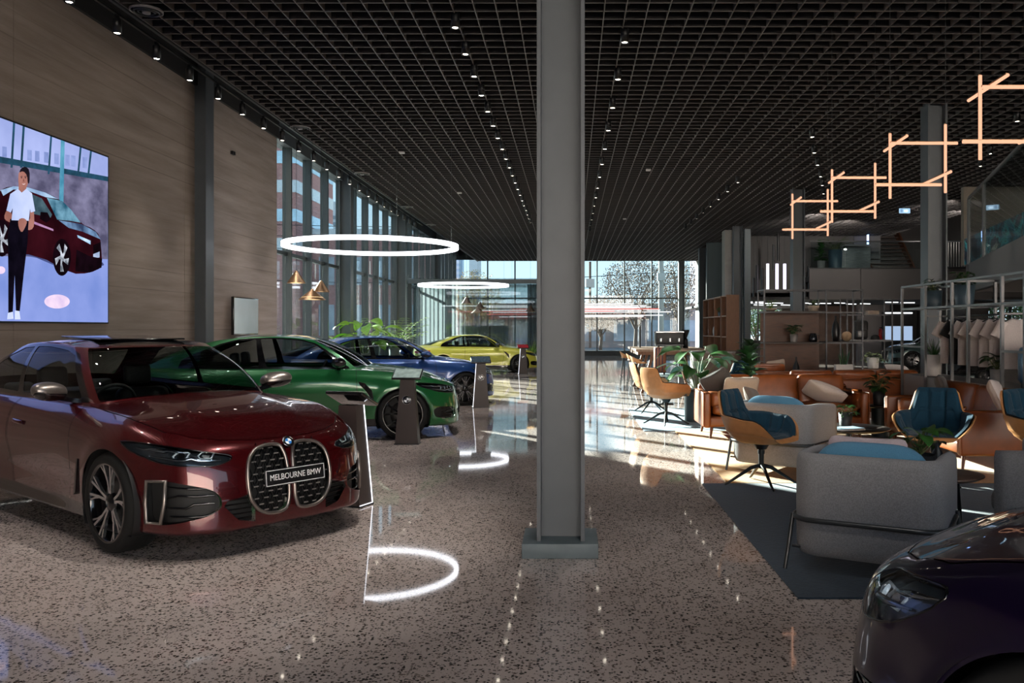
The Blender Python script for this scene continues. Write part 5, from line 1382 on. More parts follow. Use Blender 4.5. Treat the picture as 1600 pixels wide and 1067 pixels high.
# mural wall and mural behind the stair glass
struct('wall_mural', MB().box((10.25, 22.0, 3.17), (14.5, 22.15, 5.22)), mat('warm_grey_plaster', '#8b8378', .7, var=.05))
def mural_material():
    m = bpy.data.materials.new('abstract_mural'); m.use_nodes = True; nt = m.node_tree; b = nt.nodes['Principled BSDF']; N = nt.nodes.new; L = nt.links.new
    tc = N('ShaderNodeTexCoord'); mp = N('ShaderNodeMapping'); mp.inputs['Scale'].default_value = (2.6, 1, .7); mp.inputs['Rotation'].default_value = (0, .2, 0); L(tc.outputs['Object'], mp.inputs[0])
    n = N('ShaderNodeTexNoise'); n.inputs['Scale'].default_value = 1.1; n.inputs['Detail'].default_value = 5; n.inputs['Distortion'].default_value = 1.2; L(mp.outputs[0], n.inputs['Vector'])
    r = N('ShaderNodeValToRGB'); r.color_ramp.interpolation = 'LINEAR'; e = r.color_ramp.elements
    e[0].position = .30; e[0].color = S('#101a26'); e[1].position = .72; e[1].color = S('#2a1c22')
    for p_, c_ in ((.40, '#1b3550'), (.46, '#1f8aa6'), (.50, '#49c0c9'), (.53, '#234a5a'), (.58, '#57506a'), (.63, '#b9c4c0'), (.66, '#3a2f2a')):
        q = e.new(p_); q.color = S(c_)
    L(n.outputs['Fac'], r.inputs[0]); L(r.outputs[0], b.inputs['Base Color']); b.inputs['Roughness'].default_value = .6; return m
mu = MB().prism([(10.27, 3.18), (10.27, 3.85), (13.2, 5.20), (13.2, 3.18)], 21.97, 21.998, axis='y').build('mural', mural_material()); tag(mu, 'teal and black abstract mural behind the stair glass', 'mural')
sl = MB().box((0, 0, 0), (1.3, .06, .05)).build('linear_light', glow('strip_white', '#dfe6ee')); sl.location = (wx(1578, 21.5), 21.5, wz(278, 21.5)); tag(sl, 'short white linear light above the mural', 'light')
# balusters of the far landing right of the column
lbx = thing('baluster_rail', 'pale upright baluster railing on the far landing right of the column', 'railing', (wx(1476, 31.4), 31.6, 3.8))
MB().bar((0, 0, .98), (1.15, 0, .98), .04).build('handrail', BLKL, lbx)
for k in range(12): MB().cyl((.03+k*.1, 0, .02), (.03+k*.1, 0, .97), .012, n=6).build('baluster', mat('pale_metal', '#8d8a86', .4, .5), lbx)
MB().bar((0, 0, .01), (1.15, 0, .01), .04).build('bottom_rail', BLKL, lbx)
# lights under the mezzanine
uq = MB().box((-.30, -.018, 0), (.30, .018, .034)).build('linear_light', glow('strip_soft', '#e8eef2', 1.3)); uq.location = (7.6, 34.6, 2.585); tag(uq, 'slanting white strip light under the mezzanine ceiling', 'light', 'strip lights under the mezzanine')
for k, (px_, d_) in enumerate(((1178, 36), (1196, 36.5), (1215, 36), (1186, 39), (1206, 39.5), (1228, 39), (1255, 36), (1272, 37), (1290, 36.5), (1312, 36), (1330, 37.5), (1352, 37), (1392, 35), (1418, 35.5))):
    copy_tree(uq, (wx(px_, d_), d_, 2.585), .5 if k < 12 else 0)
# hanging tube lights in front of the back wall
tl0 = thing('tube_pendant', 'lit white tube pendant, left of the three glowing ones before the back wall', 'pendant light', (wx(1199.5, 30.5), 30.5, 2.86))
MB().cyl((0, 0, 0), (0, 0, 1.0), .05, n=16).build('tube', glow('white_tube', '#efe9ff', 1.6), tl0); MB().cyl((0, 0, 1.0), (0, 0, 2.37), .006, n=6).build('cord', BLKL, tl0)
copy_tree(tl0, (wx(1214, 30.5), 30.5, 2.86), 0, 'lit white tube pendant, middle of the three glowing ones'); copy_tree(tl0, (wx(1226, 30.5), 30.5, 2.86), 0, 'lit white tube pendant, right of the three, close to the steel column')
dk0 = thing('tube_pendant', 'unlit dark tube pendant hanging before the back wall', 'pendant light', (wx(1183, 31), 31.0, 2.85), 0, 'unlit tube pendants before the back wall')
MB().cyl((0, 0, 0), (0, 0, 1.0), .05, n=16).build('tube', BLKTOP, dk0); MB().cyl((0, 0, 1.0), (0, 0, 2.37), .006, n=6).build('cord', BLKL, dk0)
for px_, d_, z_ in ((1191, 32, 2.8), (1216, 31.5, 4.05), (1209, 33, 3.8), (1178, 33, 2.5), (1252, 33.2, 2.6), (1259, 33.4, 2.75), (1264, 33, 2.95)): copy_tree(dk0, (wx(px_, d_), d_, z_))
wsn = MB().box((-.012, -.27, 0), (0, .27, .62)).build('wall_notice', mat('notice_white', '#dfe6ee', .5)); wsn.location = (6.898, 42.5, 1.78); tag(wsn, 'white notice on the return wall by the end glazing', 'notice')
# ================================================================== CEILING LIGHTS, PENDANTS, STANDS, SCREEN
SPOTG = glow('spot_lens', '#fff1de', 10)
def track(label, pts, y0, y1, xline=None):
    r_ = thing('light_track', label, 'light track', (0, 0, 0))
    MB().bar(pts[0], pts[1], .036, .03).build('rail', BLK, r_); return r_
def spot_proto(label):
    r_ = thing('track_spotlight', label, 'spotlight', (0, 0, 0))
    MB().lathe([(0, .0), (.036, .0), (.052, -.012), (.052, .16), (.046, .17), (0, .17)], 20).build('can', BLK, r_)
    MB().lathe([(0, -.002), (.034, -.002)], 16).build('lens', SPOTG, r_)
    MB().box((-.016, -.03, .17), (.016, .03, .215)).build('adapter', BLK, r_); return r_
ZL = 5.09; ZTR = ZL+.23
track('black light track along the left wall and glazing', ((-5.49, -1, ZTR), (-5.49, 31, ZTR)), 0, 0)
track('black light track above the parked cars, left of the column', ((-1.38, -1, ZTR), (-1.38, 31, ZTR)), 0, 0)
track('black light track just right of the column', ((.664, -1, ZTR), (.664, 31.5, ZTR)), 0, 0)
track('black light track over the coffee bar', ((4.07, 19.4, ZTR), (4.07, 31, ZTR)), 0, 0)
track('black light track running diagonally above the lounge', ((4.25, 14.9, ZTR), (6.85, 22.9, ZTR)), 0, 0)
track('short black light track at the far right of the ceiling', ((7.45, 14.0, ZTR), (9.2, 19.2, ZTR)), 0, 0)
sp0 = None; LN = []
def put(x, y, lab, grp):
    global sp0
    if sp0 is None: sp0 = spot_proto(lab); o = sp0
    else: o = copy_tree(sp0)
    o.location = (x, y, ZL); o['label'] = lab; o['group'] = grp; return o
for k in range(22): put(-5.49, 9.2+.968*k, 'black spotlight on the track along the left wall', 'spotlights on the left wall track')
for k in range(21): put(-1.38, 9.02+.968*k, 'black spotlight on the track above the parked cars', 'spotlights above the cars')
for k in range(14): put(.664, 10.5+1.56*k, 'black spotlight on the track just right of the column', 'spotlights right of the column')
for k in range(8): put(4.07, 20.6+1.35*k, 'black spotlight on the track over the coffee bar', 'spotlights over the coffee bar')
for x_, y_ in ((4.49, 15.7), (4.93, 17.1), (5.38, 18.4), (5.86, 19.8), (6.26, 21.0), (6.68, 22.3)): put(x_, y_, 'black spotlight on the diagonal track above the lounge', 'spotlights above the lounge')
for x_, y_ in ((7.68, 14.5), (8.56, 17.2), (8.99, 18.5)): put(x_, y_, 'black spotlight on the short track at the far right', 'spotlights at the far right')
# the light those spots give: spot lamps along the tracks, plus added mezzanine fill
def lamp(x, y, tx, ty, tz, e, ang=55, c=(1, .94, .87), bl=.6, sz=.05):
    l_ = bpy.data.lights.new('track_and_fill_lamp', 'SPOT'); l_.energy = e*1.3; l_.spot_size = math.radians(ang); l_.spot_blend = bl; l_.color = c; l_.shadow_soft_size = sz
    o = bpy.data.objects.new('track_and_fill_lamp', l_); col.objects.link(o); o.location = (x, y, ZL-.02); o.rotation_euler = (Vector((tx, ty, tz))-Vector((x, y, ZL))).to_track_quat('-Z', 'Y').to_euler(); return o
# round ceiling diffusers and small square detectors
df = thing('air_diffuser', 'round ceiling air diffuser along the left side', 'air vent', (-4.95, 9.8, 5.20), 0, 'round ceiling diffusers')
MB().lathe([(.17, .0), (.182, .006), (.182, .03), (.17, .03)], 36, closed=True).build('outer_ring', mat('diffuser_grey', '#6b6766', .5), df)
for r_ in (.13, .085): MB().lathe([(r_, -.01), (r_+.012, .0), (r_+.012, .02), (r_, .02)], 30, closed=True).build('cone_ring', DARKF, df)
MB().lathe([(0, -.02), (.045, -.015), (.05, .02), (0, .02)], 24).build('core', mat('diffuser_grey', '#6b6766'), df)
for y_ in (15.5, 20.1, 25.6, 30.0): copy_tree(df, (-5.0, y_, 5.20))
dt = MB().box((-.055, -.055, 0), (.055, .055, .035), bev=.006).build('smoke_detector', mat('detector_white', '#b9b6b3', .5)); dt.location = (wx(628, 17.7), 17.7, 5.20); tag(dt, 'small square white detector under the ceiling grid', 'detector', 'square ceiling detectors')
for px_, py_ in ((1013, 264), (976, 341), (718, 300)):
    d_ = FPX*3.72/(513-py_); copy_tree(dt, (wx(px_, d_), d_, 5.20))

# ring pendants
RINGG = glow('ring_white', '#f4f7ff', 2.4)
def ring(label, x, y, z, R):
    r_ = thing('ring_pendant', label, 'pendant light', (x, y, z))
    MB().lathe([(R-.035, -.04), (R+.035, -.04), (R+.035, .04), (R-.035, .04)], 96, closed=True).build('light_ring', RINGG, r_)
    for k in range(4):
        a = k*PI/2+.5; MB().cyl((R*math.cos(a), R*math.sin(a), .04), (R*math.cos(a), R*math.sin(a), ZC+.05-z), .0025, n=5).build('suspension_wire', LEGM, r_)
    return r_
ring('large glowing white ring pendant above the blue and green cars', -3.75, 15.8, 3.06, 1.58)
ring('glowing white ring pendant farther back above the yellow coupe', -3.72, 29.0, 3.0, 1.52)
BRASS = mat('brushed_brass', '#a58363', .35, .8, var=.04); WARM = glow('warm_inner', '#ffd9a0', 2.5)
def cone(label, px, py, d, dia, m=BRASS, hk=1.28):
    z = wz(py, d); r = dia/2; r_ = thing('cone_pendant', label, 'pendant light', (wx(px, d), d, z))
    MB().lathe([(r, 0), (r*.96, .012), (.03, r*hk), (.022, r*(hk+.08)), (0, r*(hk+.08))], 40).build('shade', m, r_)
    MB().lathe([(0, .05), (r*.78, .05), (r*.9, .012)], 32).build('diffuser', WARM, r_)
    MB().cyl((0, 0, r*(hk+.08)), (0, 0, ZC+.05-z), .004, n=6).build('cord', BLKL, r_); return r_
cone('brass cone pendant, highest and leftmost of the three by the glazing', 463, 442.5, 16.6, .36)
cone('brass cone pendant, right of the three by the glazing', 502, 456, 16.9, .33)
cone('wide brass cone pendant, lowest of the three by the glazing', 488, 468.5, 15.6, .50, BRASS, .74)
GRB = mat('grey_brass', '#7d6c60', .4, .7, var=.04)
cone('small cone pendant, left of the cluster in front of the curtained room', 729, 474, 31.0, .36, GRB); cone('small cone pendant, upper right of the cluster before the curtained room', 750, 482, 31.2, .36, GRB); cone('small cone pendant, lowest of the cluster before the curtained room', 747, 489, 30.6, .50, GRB, .75); cone('small cone pendant near the column before the curtained room', 829, 487, 31.0, .36, GRB)

# orange tube chandeliers
AMB = glow('amber_tube', '#ffb894', .62)
def chand(label, d0, x0):
    r_ = thing('tube_chandelier', label, 'chandelier', (x0, d0, 0))
    def tb(a, b):
        a = Vector(a); b = Vector(b); e = MB().cyl(a, b, .0135, n=10).build('light_tube', AMB, r_)
        MB().bar(a+Vector((0, .012, .012)), b+Vector((0, .012, .012)), .016).build('tube_back', BRASS, e)
    Z = lambda h: HC+h
    tb((0, 0, Z(1.32)), (0, 0, Z(1.98))); tb((.43, -.30, Z(1.33)), (.43, -.30, Z(2.0)))
    tb((-.03, -.10, Z(1.86)), (.64, -.10, Z(1.86))); tb((-.16, -.05, Z(1.45)), (.50, -.05, Z(1.45)))
    tb((.06, .32, Z(1.87)), (.03, -.36, Z(1.875))); tb((.42, .22, Z(1.50)), (.43, -.42, Z(1.515)))
    for p in ((0, 0, 1.98), (.43, -.30, 2.0)): MB().cyl((p[0], p[1], Z(p[2])), (p[0], p[1], ZC+.05), .0022, n=5).build('suspension_wire', LEGM, r_)
chand('amber tube chandelier, nearest, cut by the right edge', 6.59, 3.20); chand('amber tube chandelier, second from the right', 8.56, 3.24); chand('amber tube chandelier, third from the right', 10.5, 3.25); chand('amber tube chandelier, farthest, by the steel column', 12.42, 3.26)

# stick chandelier far back before the end glazing
sk_ = thing('stick_chandelier', 'cluster of long white and red light sticks before the end glazing', 'chandelier', (0, 40.0, 0)); WST = glow('stick_white', '#f2f3f7', .8); RST = glow('stick_red', '#d8746c', .7)
rs = random.Random(5)
for px0, px1, py, m_ in ((690, 1010, 478, WST), (905, 990, 475, WST), (760, 1018, 480, WST), (800, 1030, 483, RST), (740, 1032, 485, WST), (770, 1048, 488, WST), (700, 960, 487, RST), (830, 1036, 493, WST), (780, 1005, 495, WST), (760, 890, 491, RST), (850, 1000, 481.5, WST)):
    yy = rs.uniform(-.5, .5); d_ = 40+yy; MB().cyl((wx(px0, d_), yy, wz(py, d_)), (wx(px1, d_), yy+rs.uniform(-.2, .2), wz(py-.6, d_)), .021, n=8).build('light_stick', m_, sk_)
for px_ in (800, 930, 1000): MB().cyl((wx(px_, 40), 0, wz(481, 40)), (wx(px_, 40), 0, ZC+.05), .004, n=5).build('suspension_wire', BLKL, sk_)
fl_ = MB()
for k in range(16): fl_.tube([Vector((0, 0, 0)), Vector((.22*math.cos(k*2.4), .1*math.sin(k*2.4), .24*math.sin(k*1.7)))], .012, 5)
o_ = fl_.build('ornament', BRASS, sk_); o_.location = (wx(1003, 40), -.2, wz(485, 40))

# ------------------------------------------------------------------ info stands
STANDM = mat('stand_brown_black', '#3b3230', .45, 0, .4, var=.05, scale=4); LEDW = glow('stand_led', '#f3f6ff', 1.5)
def stand(label, x, y, rz, tab, led=True, first=None):
    r_ = thing('info_stand', label, 'display stand', (x, y, 0), rz)
    z1 = .86; b = MB(); wb_, wt = .152, .088; db, dtp = .09, .055
    vs = [(-wb_, -db, .012), (wb_, -db, .012), (wb_, db, .012), (-wb_, db, .012), (-wt, -dtp, z1), (wt, -dtp, z1), (wt, dtp, z1), (-wt, dtp, z1)]
    b.add(vs, [(0, 3, 2, 1), (4, 5, 6, 7), (0, 1, 5, 4), (1, 2, 6, 5), (2, 3, 7, 6), (3, 0, 4, 7)]); b.build('body', STANDM, r_)
    MB().box((-wb_-.01, -db-.01, 0), (wb_+.01, db+.01, .014)).build('base_plate', BLK, r_)
    if led:
        MB().bar((-wb_-.003, -db, .014), (-wt-.003, -dtp, z1), .006, .006).build('led_strip', LEDW, r_); MB().bar((-wb_-.003, -db, .016), (-wb_-.003, db, .016), .006, .006).build('led_strip', LEDW, r_)
    tb_ = MB().box((-.19, -.13, -.014), (.19, .13, .014), bev=.008).build('tablet', GLOSSB, r_); tb_.location = (0, -.01, z1+.055); tb_.rotation_euler = (math.radians(26), 0, 0)
    MB().box((-.175, -.115, .0145), (.175, .115, .0152)).build('tablet_screen', tab, tb_)
    sl_ = math.atan2(db-dtp, z1-.012)
    zc_ = .58; yy = -(db+(dtp-db)*(zc_/z1))-.001
    M_ = Matrix.Translation((0, yy, zc_)) @ Euler((PI/2-sl_, 0, 0)).to_matrix().to_4x4()
    roundel(r_, M_, .055, False)
    return r_
TABS = [mat('tablet_mixed', '#6f7d78', .2, 0, .5, var=.5, scale=12, emit='#7d8a86', estr=.35), mat('tablet_dark', '#2c3136', .15, var=.4, scale=20, emit='#394a55', estr=.3), mat('tablet_red', '#5b1e22', .2, var=.3, scale=10, emit='#7a1f26', estr=.3)]
stand('brown-black info stand with a round badge in front of the green car', -2.16, 11.1, 0, TABS[0], False)
stand('info stand with a white light edge in front of the blue car', wx(751, 16.2), 16.2, math.radians(12), TABS[1])
stand('info stand with a red tablet in front of the yellow coupe', wx(817, 28.0), 28.0, math.radians(12), TABS[2])
stand('info stand seen from behind beside the dark red car', -1.90, 7.26, math.radians(158), TABS[1])

# ------------------------------------------------------------------ video wall on the left wall
XS = -6.2
scn = thing('video_screen', 'large lit video screen showing a woman beside a dark red car', 'screen', (XW, 0, 0))
MB().box((.001, 7.36, 1.58), (.085, 11.30, 3.83)).build('housing', BLK, scn)
SG = .60
def sp_(px, py):
    d = -XS*FPX/(VX-px); return (d, wz(py, d))
lay = [0]
def flat(name, pts, m, px=True, parent=None, smooth=0):
    P_ = [sp_(*p) for p in pts] if px else pts
    if smooth: P_ = smooth_poly(P_, smooth)
    P_ = [(min(max(a, 7.38), 11.28), min(max(c, 1.60), 3.81)) for a, c in P_]
    lay[0] += 1; xx = .0855+lay[0]*.0004
    mb = MB(); n = len(P_)
    bm = bmesh.new(); vs_ = [bm.verts.new((xx, a, c)) for a, c in P_]; f = bm.faces.new(vs_); f.normal_update()
    if f.normal.x < 0: f.normal_flip()
    bmesh.ops.triangulate(bm, faces=[f]); bm.verts.index_update()
    mb.add([v.co.copy() for v in bm.verts], [[v.index for v in q.verts] for q in bm.faces]); bm.free()
    return mb.build(name, m, parent or scn, fix=False)
def img(name, c0, c1, k=1.0, sc=6, st=(1, 1, 1)):
    if name in MATS: return MATS[name]
    m = bpy.data.materials.new(name); m.use_nodes = True; nt = m.node_tree; nt.nodes.clear(); N = nt.nodes.new
    o = N('ShaderNodeOutputMaterial'); e = N('ShaderNodeEmission'); tc = N('ShaderNodeTexCoord'); mp = N('ShaderNodeMapping'); mp.inputs['Scale'].default_value = st
    n = N('ShaderNodeTexNoise'); n.inputs['Scale'].default_value = sc; n.inputs['Detail'].default_value = 6; r = N('ShaderNodeValToRGB'); r.color_ramp.elements[0].position = .35; r.color_ramp.elements[0].color = S(c0); r.color_ramp.elements[1].position = .65; r.color_ramp.elements[1].color = S(c1)
    L = nt.links.new; L(tc.outputs['Object'], mp.inputs[0]); L(mp.outputs[0], n.inputs['Vector']); L(n.outputs['Fac'], r.inputs[0]); L(r.outputs[0], e.inputs[0]); e.inputs[1].default_value = k*SG; L(e.outputs[0], o.inputs[0]); MATS[name] = m; return m
I_SKY = img('img_glasshouse', '#8f9cd0', '#a9b4e6', 1, 1.2); I_WALL = img('img_wall', '#4c4a63', '#7d7a98', 1, 3, (1, 1, 1.6)); I_FLOOR = img('img_floor', '#6f84c6', '#8797d6', 1, 1.4); I_STEEL = img('img_steel', '#1d3a4a', '#27506a', 1)
I_CAR = img('img_car', '#1d060c', '#340d16', 1, 2); I_CARD = img('img_car_dark', '#0b0508', '#150810', 1); I_GLASS = img('img_car_glass', '#1f4f66', '#7fb0c8', 1, 4); I_ROOF = img('img_car_roof', '#7f9cc0', '#a8c4e0', 1); I_RIM = img('img_rim', '#5f6670', '#c7ccd8', 1, 14)
I_SKIN = img('img_skin', '#8a5a50', '#a9746a', 1, 3); I_HAIR = img('img_hair', '#141018', '#221a22', 1); I_TEE = img('img_tee', '#a4b4de', '#c2cdf0', 1, 2); I_TROU = img('img_trousers', '#08060e', '#100c18', 1); I_SHOE = img('img_shoe', '#b8c4ea', '#cdd6f5', 1); I_SPOT = img('img_spot', '#cdb7dc', '#e6cfe6', 1); I_LAMP = img('img_lamp', '#8fb8d8', '#d8ecff', 1); I_PANE = img('img_pane', '#7383b8', '#8c9cd0', 1); I_SHAD = img('img_shadow', '#3c4470', '#4a5482', 1)
flat('picture_floor', [(7.38, 1.60), (11.28, 1.60), (11.28, 3.81), (7.38, 3.81)], I_FLOOR, False)
flat('picture_wall', [(0, 253), (173, 283), (170, 405), (100, 402), (0, 400)], I_WALL)
flat('picture_glasshouse', [(-60, 120), (175, 247), (173, 279), (0, 247), (-60, 236)], I_SKY)
gd = flat('picture_beam', [(-60, 236), (0, 244), (173, 277), (172, 284), (0, 254), (-60, 246)], I_STEEL)
for a, w_ in ((22, 3.5), (37, 3.5), (80, 3), (126, 3), (142, 3)): flat('picture_mullion', [(a, 150), (a+w_, 150), (a-4+w_, 272 if a > 60 else 262), (a-4, 272 if a > 60 else 262)], I_STEEL, parent=gd)
for a in (5, 44, 56, 70, 86, 103, 112, 130): flat('picture_window', [(a, 228+a*.13), (a+7, 229+a*.13), (a+7, 245+a*.14), (a, 244+a*.14)], I_PANE)
flat('picture_post', [(96, 215), (102, 219), (100, 320), (93, 320)], img('img_post', '#3f7f9c', '#5fa0ba', 1))
flat('picture_shadow', [(-40, 395), (40, 395), (110, 425), (150, 420), (168, 412), (140, 404), (60, 380), (-40, 380)], I_SHAD, smooth=1)
cr = flat('picture_car', [(-60, 305), (0, 300), (8, 293), (22, 291), (45, 293), (70, 300), (90, 309), (105, 322), (128, 350), (146, 357), (157, 368), (160, 400), (160, 418), (140, 427), (112, 428), (60, 398), (0, 396), (-60, 396)], I_CAR, smooth=1)
flat('picture_roof', [(2, 297), (22, 291), (45, 293), (72, 301), (92, 311), (72, 308), (45, 298), (22, 296), (6, 306)], I_ROOF, parent=cr)
flat('picture_windscreen', [(74, 309), (98, 314), (112, 328), (127, 348), (110, 345), (90, 343)], I_GLASS, parent=cr); flat('picture_side_window', [(50, 303), (66, 310), (82, 335), (80, 340), (52, 334)], img('img_side_glass', '#2a3f4a', '#4c6570', 1), parent=cr)
flat('picture_bonnet_glare', [(92, 344), (128, 350), (150, 362), (158, 374), (130, 362), (108, 356)], img('img_bonnet', '#31405e', '#6f8fb4', 1, 5), parent=cr)
flat('picture_sill', [(54, 346), (84, 358), (84, 361), (54, 350)], img('img_sill', '#8a5a86', '#b48ab0', 1), parent=cr)
flat('picture_grille', [(146, 383), (158, 378), (158, 400), (146, 405)], I_CARD, parent=cr); flat('picture_headlamp', [(121, 367), (142, 376), (142, 382), (122, 371)], I_LAMP, parent=cr); flat('picture_plate', [(146, 397), (156, 393), (156, 402), (146, 405)], img('img_plate', '#8fa0c0', '#aebcd8', 1), parent=cr)
flat('picture_bumper', [(120, 390), (140, 400), (160, 404), (159, 418), (140, 426), (118, 424)], I_CARD, parent=cr)
def ell(cx, cy, rx, ry, n=26): return [(cx+rx*math.cos(2*PI*k/n), cy+ry*math.sin(2*PI*k/n)) for k in range(n)]
for cx, cy in ((97, 402), (3, 372)):
    flat('picture_tyre', ell(cx, cy, 14, 29), I_CARD, parent=cr)
    for k in range(5):
        a = k*2*PI/5+.3; flat('picture_spoke', [(cx+2*math.cos(a+1.5), cy+4*math.sin(a+1.5)), (cx+11*math.cos(a-.25), cy+23*math.sin(a-.25)), (cx+11*math.cos(a+.25), cy+23*math.sin(a+.25)), (cx-2*math.cos(a+1.5), cy-4*math.sin(a+1.5))], I_RIM, parent=cr)
flat('picture_mirror', [(63, 331), (74, 332), (79, 342), (72, 348), (62, 342)], I_CARD, parent=cr)
wm = flat('picture_person', [(29, 268), (38, 262), (44, 268), (44, 285), (40, 295), (41, 302), (28, 302), (29, 292), (28, 280)], I_SKIN, smooth=1)
flat('picture_hair', [(29, 270), (33, 262), (40, 260), (46, 266), (46, 285), (43, 288), (42, 274), (36, 267)], I_HAIR, parent=wm, smooth=1)
for a_ in (33.2, 39.2): flat('picture_eye', ell(a_, 277.6, 1.3, .8, 10), I_HAIR, parent=wm); flat('picture_brow', [(a_-1.8, 275.4), (a_+1.6, 274.9), (a_+1.6, 275.7), (a_-1.8, 276.2)], I_HAIR, parent=wm)
flat('picture_nose', [(36, 278), (37.6, 283.6), (34.8, 283.8)], img('img_skin_shade', '#6f443c', '#7f5048', 1), parent=wm); flat('picture_mouth', [(33, 286.6), (36, 287.4), (39.6, 286.2), (36.6, 289.4)], img('img_lips', '#c9a7a6', '#e0c6c4', 1), parent=wm, smooth=1)
flat('picture_arm', [(9, 328), (16, 330), (20, 342), (36, 346), (38, 356), (33, 364), (28, 352), (10, 346), (5, 340)], I_SKIN, parent=wm, smooth=1); flat('picture_arm', [(46, 326), (52, 326), (53, 352), (48, 360), (36, 358), (33, 350), (46, 346)], I_SKIN, parent=wm, smooth=1)
flat('picture_trousers', [(15, 342), (44, 342), (42, 380), (36, 430), (30, 486), (24, 486), (22, 430), (19, 488), (12, 490), (12, 420), (11, 370)], I_TROU, parent=wm)
flat('picture_t_shirt', [(27, 295), (33, 301), (40, 295), (49, 302), (54, 330), (47, 332), (46, 326), (44, 345), (17, 344), (19, 325), (16, 332), (9, 329), (15, 303)], I_TEE, parent=wm)
flat('picture_hands', [(27, 343), (35, 340), (42, 345), (38, 356), (33, 364), (28, 356)], I_SKIN, parent=wm, smooth=1)
flat('picture_shoe', [(11, 489), (19, 487), (20, 498), (10, 499)], I_SHOE, parent=wm); flat('picture_shoe', [(22, 485), (29, 486), (31, 499), (22, 499)], I_SHOE, parent=wm)
flat('picture_light_patch', ell(88, 471, 20, 11), I_SPOT, smooth=1)
flat('picture_light_patch', ell(0, 422, 7, 6), I_SPOT)
# wall-mounted monitor between the wall column and the glazing
tvm = thing('wall_monitor', 'grey wall-mounted monitor above the green car', 'monitor', (XW+.01, 15.9, 1.40))
MB().box((0, -.25, .1), (.10, .25, .4)).build('bracket', BLK, tvm); MB().box((.10, -.60, 0), (.15, .60, .70), bev=.008).build('body', GLOSSB, tvm); MB().box((.1505, -.58, .02), (.152, .58, .68)).build('screen', mat('monitor_grey', '#7b8486', .12, 0, .6, var=.08, scale=2, emit='#8d9798', estr=.12), tvm)
ws_ = thing('wall_sensor', 'tiny black sensor high on the concrete wall', 'sensor', (XW+.001, 15.6, 4.74)); MB().box((0, -.06, 0), (.05, -.01, .06)).build('body', BLK, ws_); MB().box((0, .01, 0), (.05, .06, .06)).build('body', BLK, ws_)

# ------------------------------------------------------------------ curtained glass room
YG = 32.3; CURT = None
def sheer(name, c, alpha):
    m = bpy.data.materials.new(name); m.use_nodes = True; nt = m.node_tree; b = nt.nodes['Principled BSDF']; b.inputs['Base Color'].default_value = S(c); b.inputs['Roughness'].default_value = .9
    t_ = nt.nodes.new('ShaderNodeBsdfTransparent'); mx = nt.nodes.new('ShaderNodeMixShader'); mx.inputs[0].default_value = alpha; tr_ = nt.nodes.new('ShaderNodeBsdfTranslucent'); tr_.inputs[0].default_value = S(c); m2 = nt.nodes.new('ShaderNodeMixShader'); m2.inputs[0].default_value = .5
    o = nt.nodes['Material Output']; L = nt.links.new; L(b.outputs[0], m2.inputs[1]); L(tr_.outputs[0], m2.inputs[2]); L(t_.outputs[0], mx.inputs[1]); L(m2.outputs[0], mx.inputs[2]); L(mx.outputs[0], o.inputs[0]); return m
SHEER = sheer('sheer_grey', '#989b9f', .5); SHEER2 = sheer('dense_grey', '#6d7076', .92)
struct('trim_200', MB().box((XW+.05, YG-.12, 3.24), (.16, YG+.06, 3.40)), STEEL)
struct('trim_201', MB().box((XW+.02, YG-.06, 0), (XW+.16, YG+.06, 3.24)), DARKF)
struct('trim_202', MB().box((.05, YG-.06, 0), (.16, YG+.06, 3.24)), DARKF)
struct('trim_203', MB().box((XW+.05, YG-.1, 3.40), (.16, YE-8, 3.44)).box((XW+.05, YE-8, 3.2), (.9, YE-7.9, 3.44)), pane('roof_glass_room', '#eef3f3', .7))
for k in range(4): struct('window_%d' % (90+k), MB().box((XW+.18+k*1.54, YG-.006, .03), (XW+.18+(k+1)*1.54-.02, YG+.006, 3.24)), CLEAR)
def curtain(label, x0, x1, y, m, amp=.05, wl=.16):
    n = int((x1-x0)/wl*10); mb = MB().grid(lambda u, v: (x0+(x1-x0)*u+.012*math.sin(u*40), y+amp*math.sin(2*PI*(x1-x0)*u/wl)*(.75+.25*math.sin(u*23)), .02+3.2*v), n, 4)
    return tag(mb.build('curtain', m), label, 'curtain')
curtain('sheer pale grey curtain at the left of the glass room', XW+.25, -3.2, YG+.35, SHEER); curtain('sheer pale grey curtain in the middle of the glass room', -3.15, -1.35, YG+.36, SHEER, .04, .22); curtain('dense grey curtain at the right end of the glass room by the column', -1.7, .0, YG+.22, SHEER2, .05, .14)
gr_ = thing('reflected_garment_rack', 'black garment rack standing in for clothes reflected in the curtained room glass', 'clothes rack', (0, 0, 0))  # rack and clothes modelled in place of the right-hand rack's reflection
for a in (668, 727, 752, 795): MB().bar((wx(a, 35), 35, 0), (wx(a, 35), 35, wz(494, 35)), .03).build('post', FRM, gr_)
for p_ in (494, 510): MB().bar((wx(668, 35), 35, wz(p_, 35)), (wx(795, 35), 35, wz(p_, 35)), .03).build('rail', FRM, gr_)
gp = None
for k, a in enumerate((676, 681, 687, 693, 699, 766, 772, 778, 784, 790)):
    if gp is None:
        gp = thing('garment', 'pale garment standing in for a reflection in the curtained room glass', 'garment', (wx(a, 35), 35, wz(511, 35)), 1.45, 'garments standing in for a reflection'); MB().grid(lambda u, v: ((.03+.13*sm(0, .15, v))*math.cos(u*2*PI), .045*math.sin(u*2*PI)*(.5+v), -.9*v), 20, 8, cu=True).build('cloth', WTEE, gp); MB().tube([(-.14, 0, -.06), (0, 0, .0), (.14, 0, -.06)], .008, 5).build('hanger', BLKL, gp)
    else: copy_tree(gp, (wx(a, 35), 35, wz(511, 35)), 1.45)
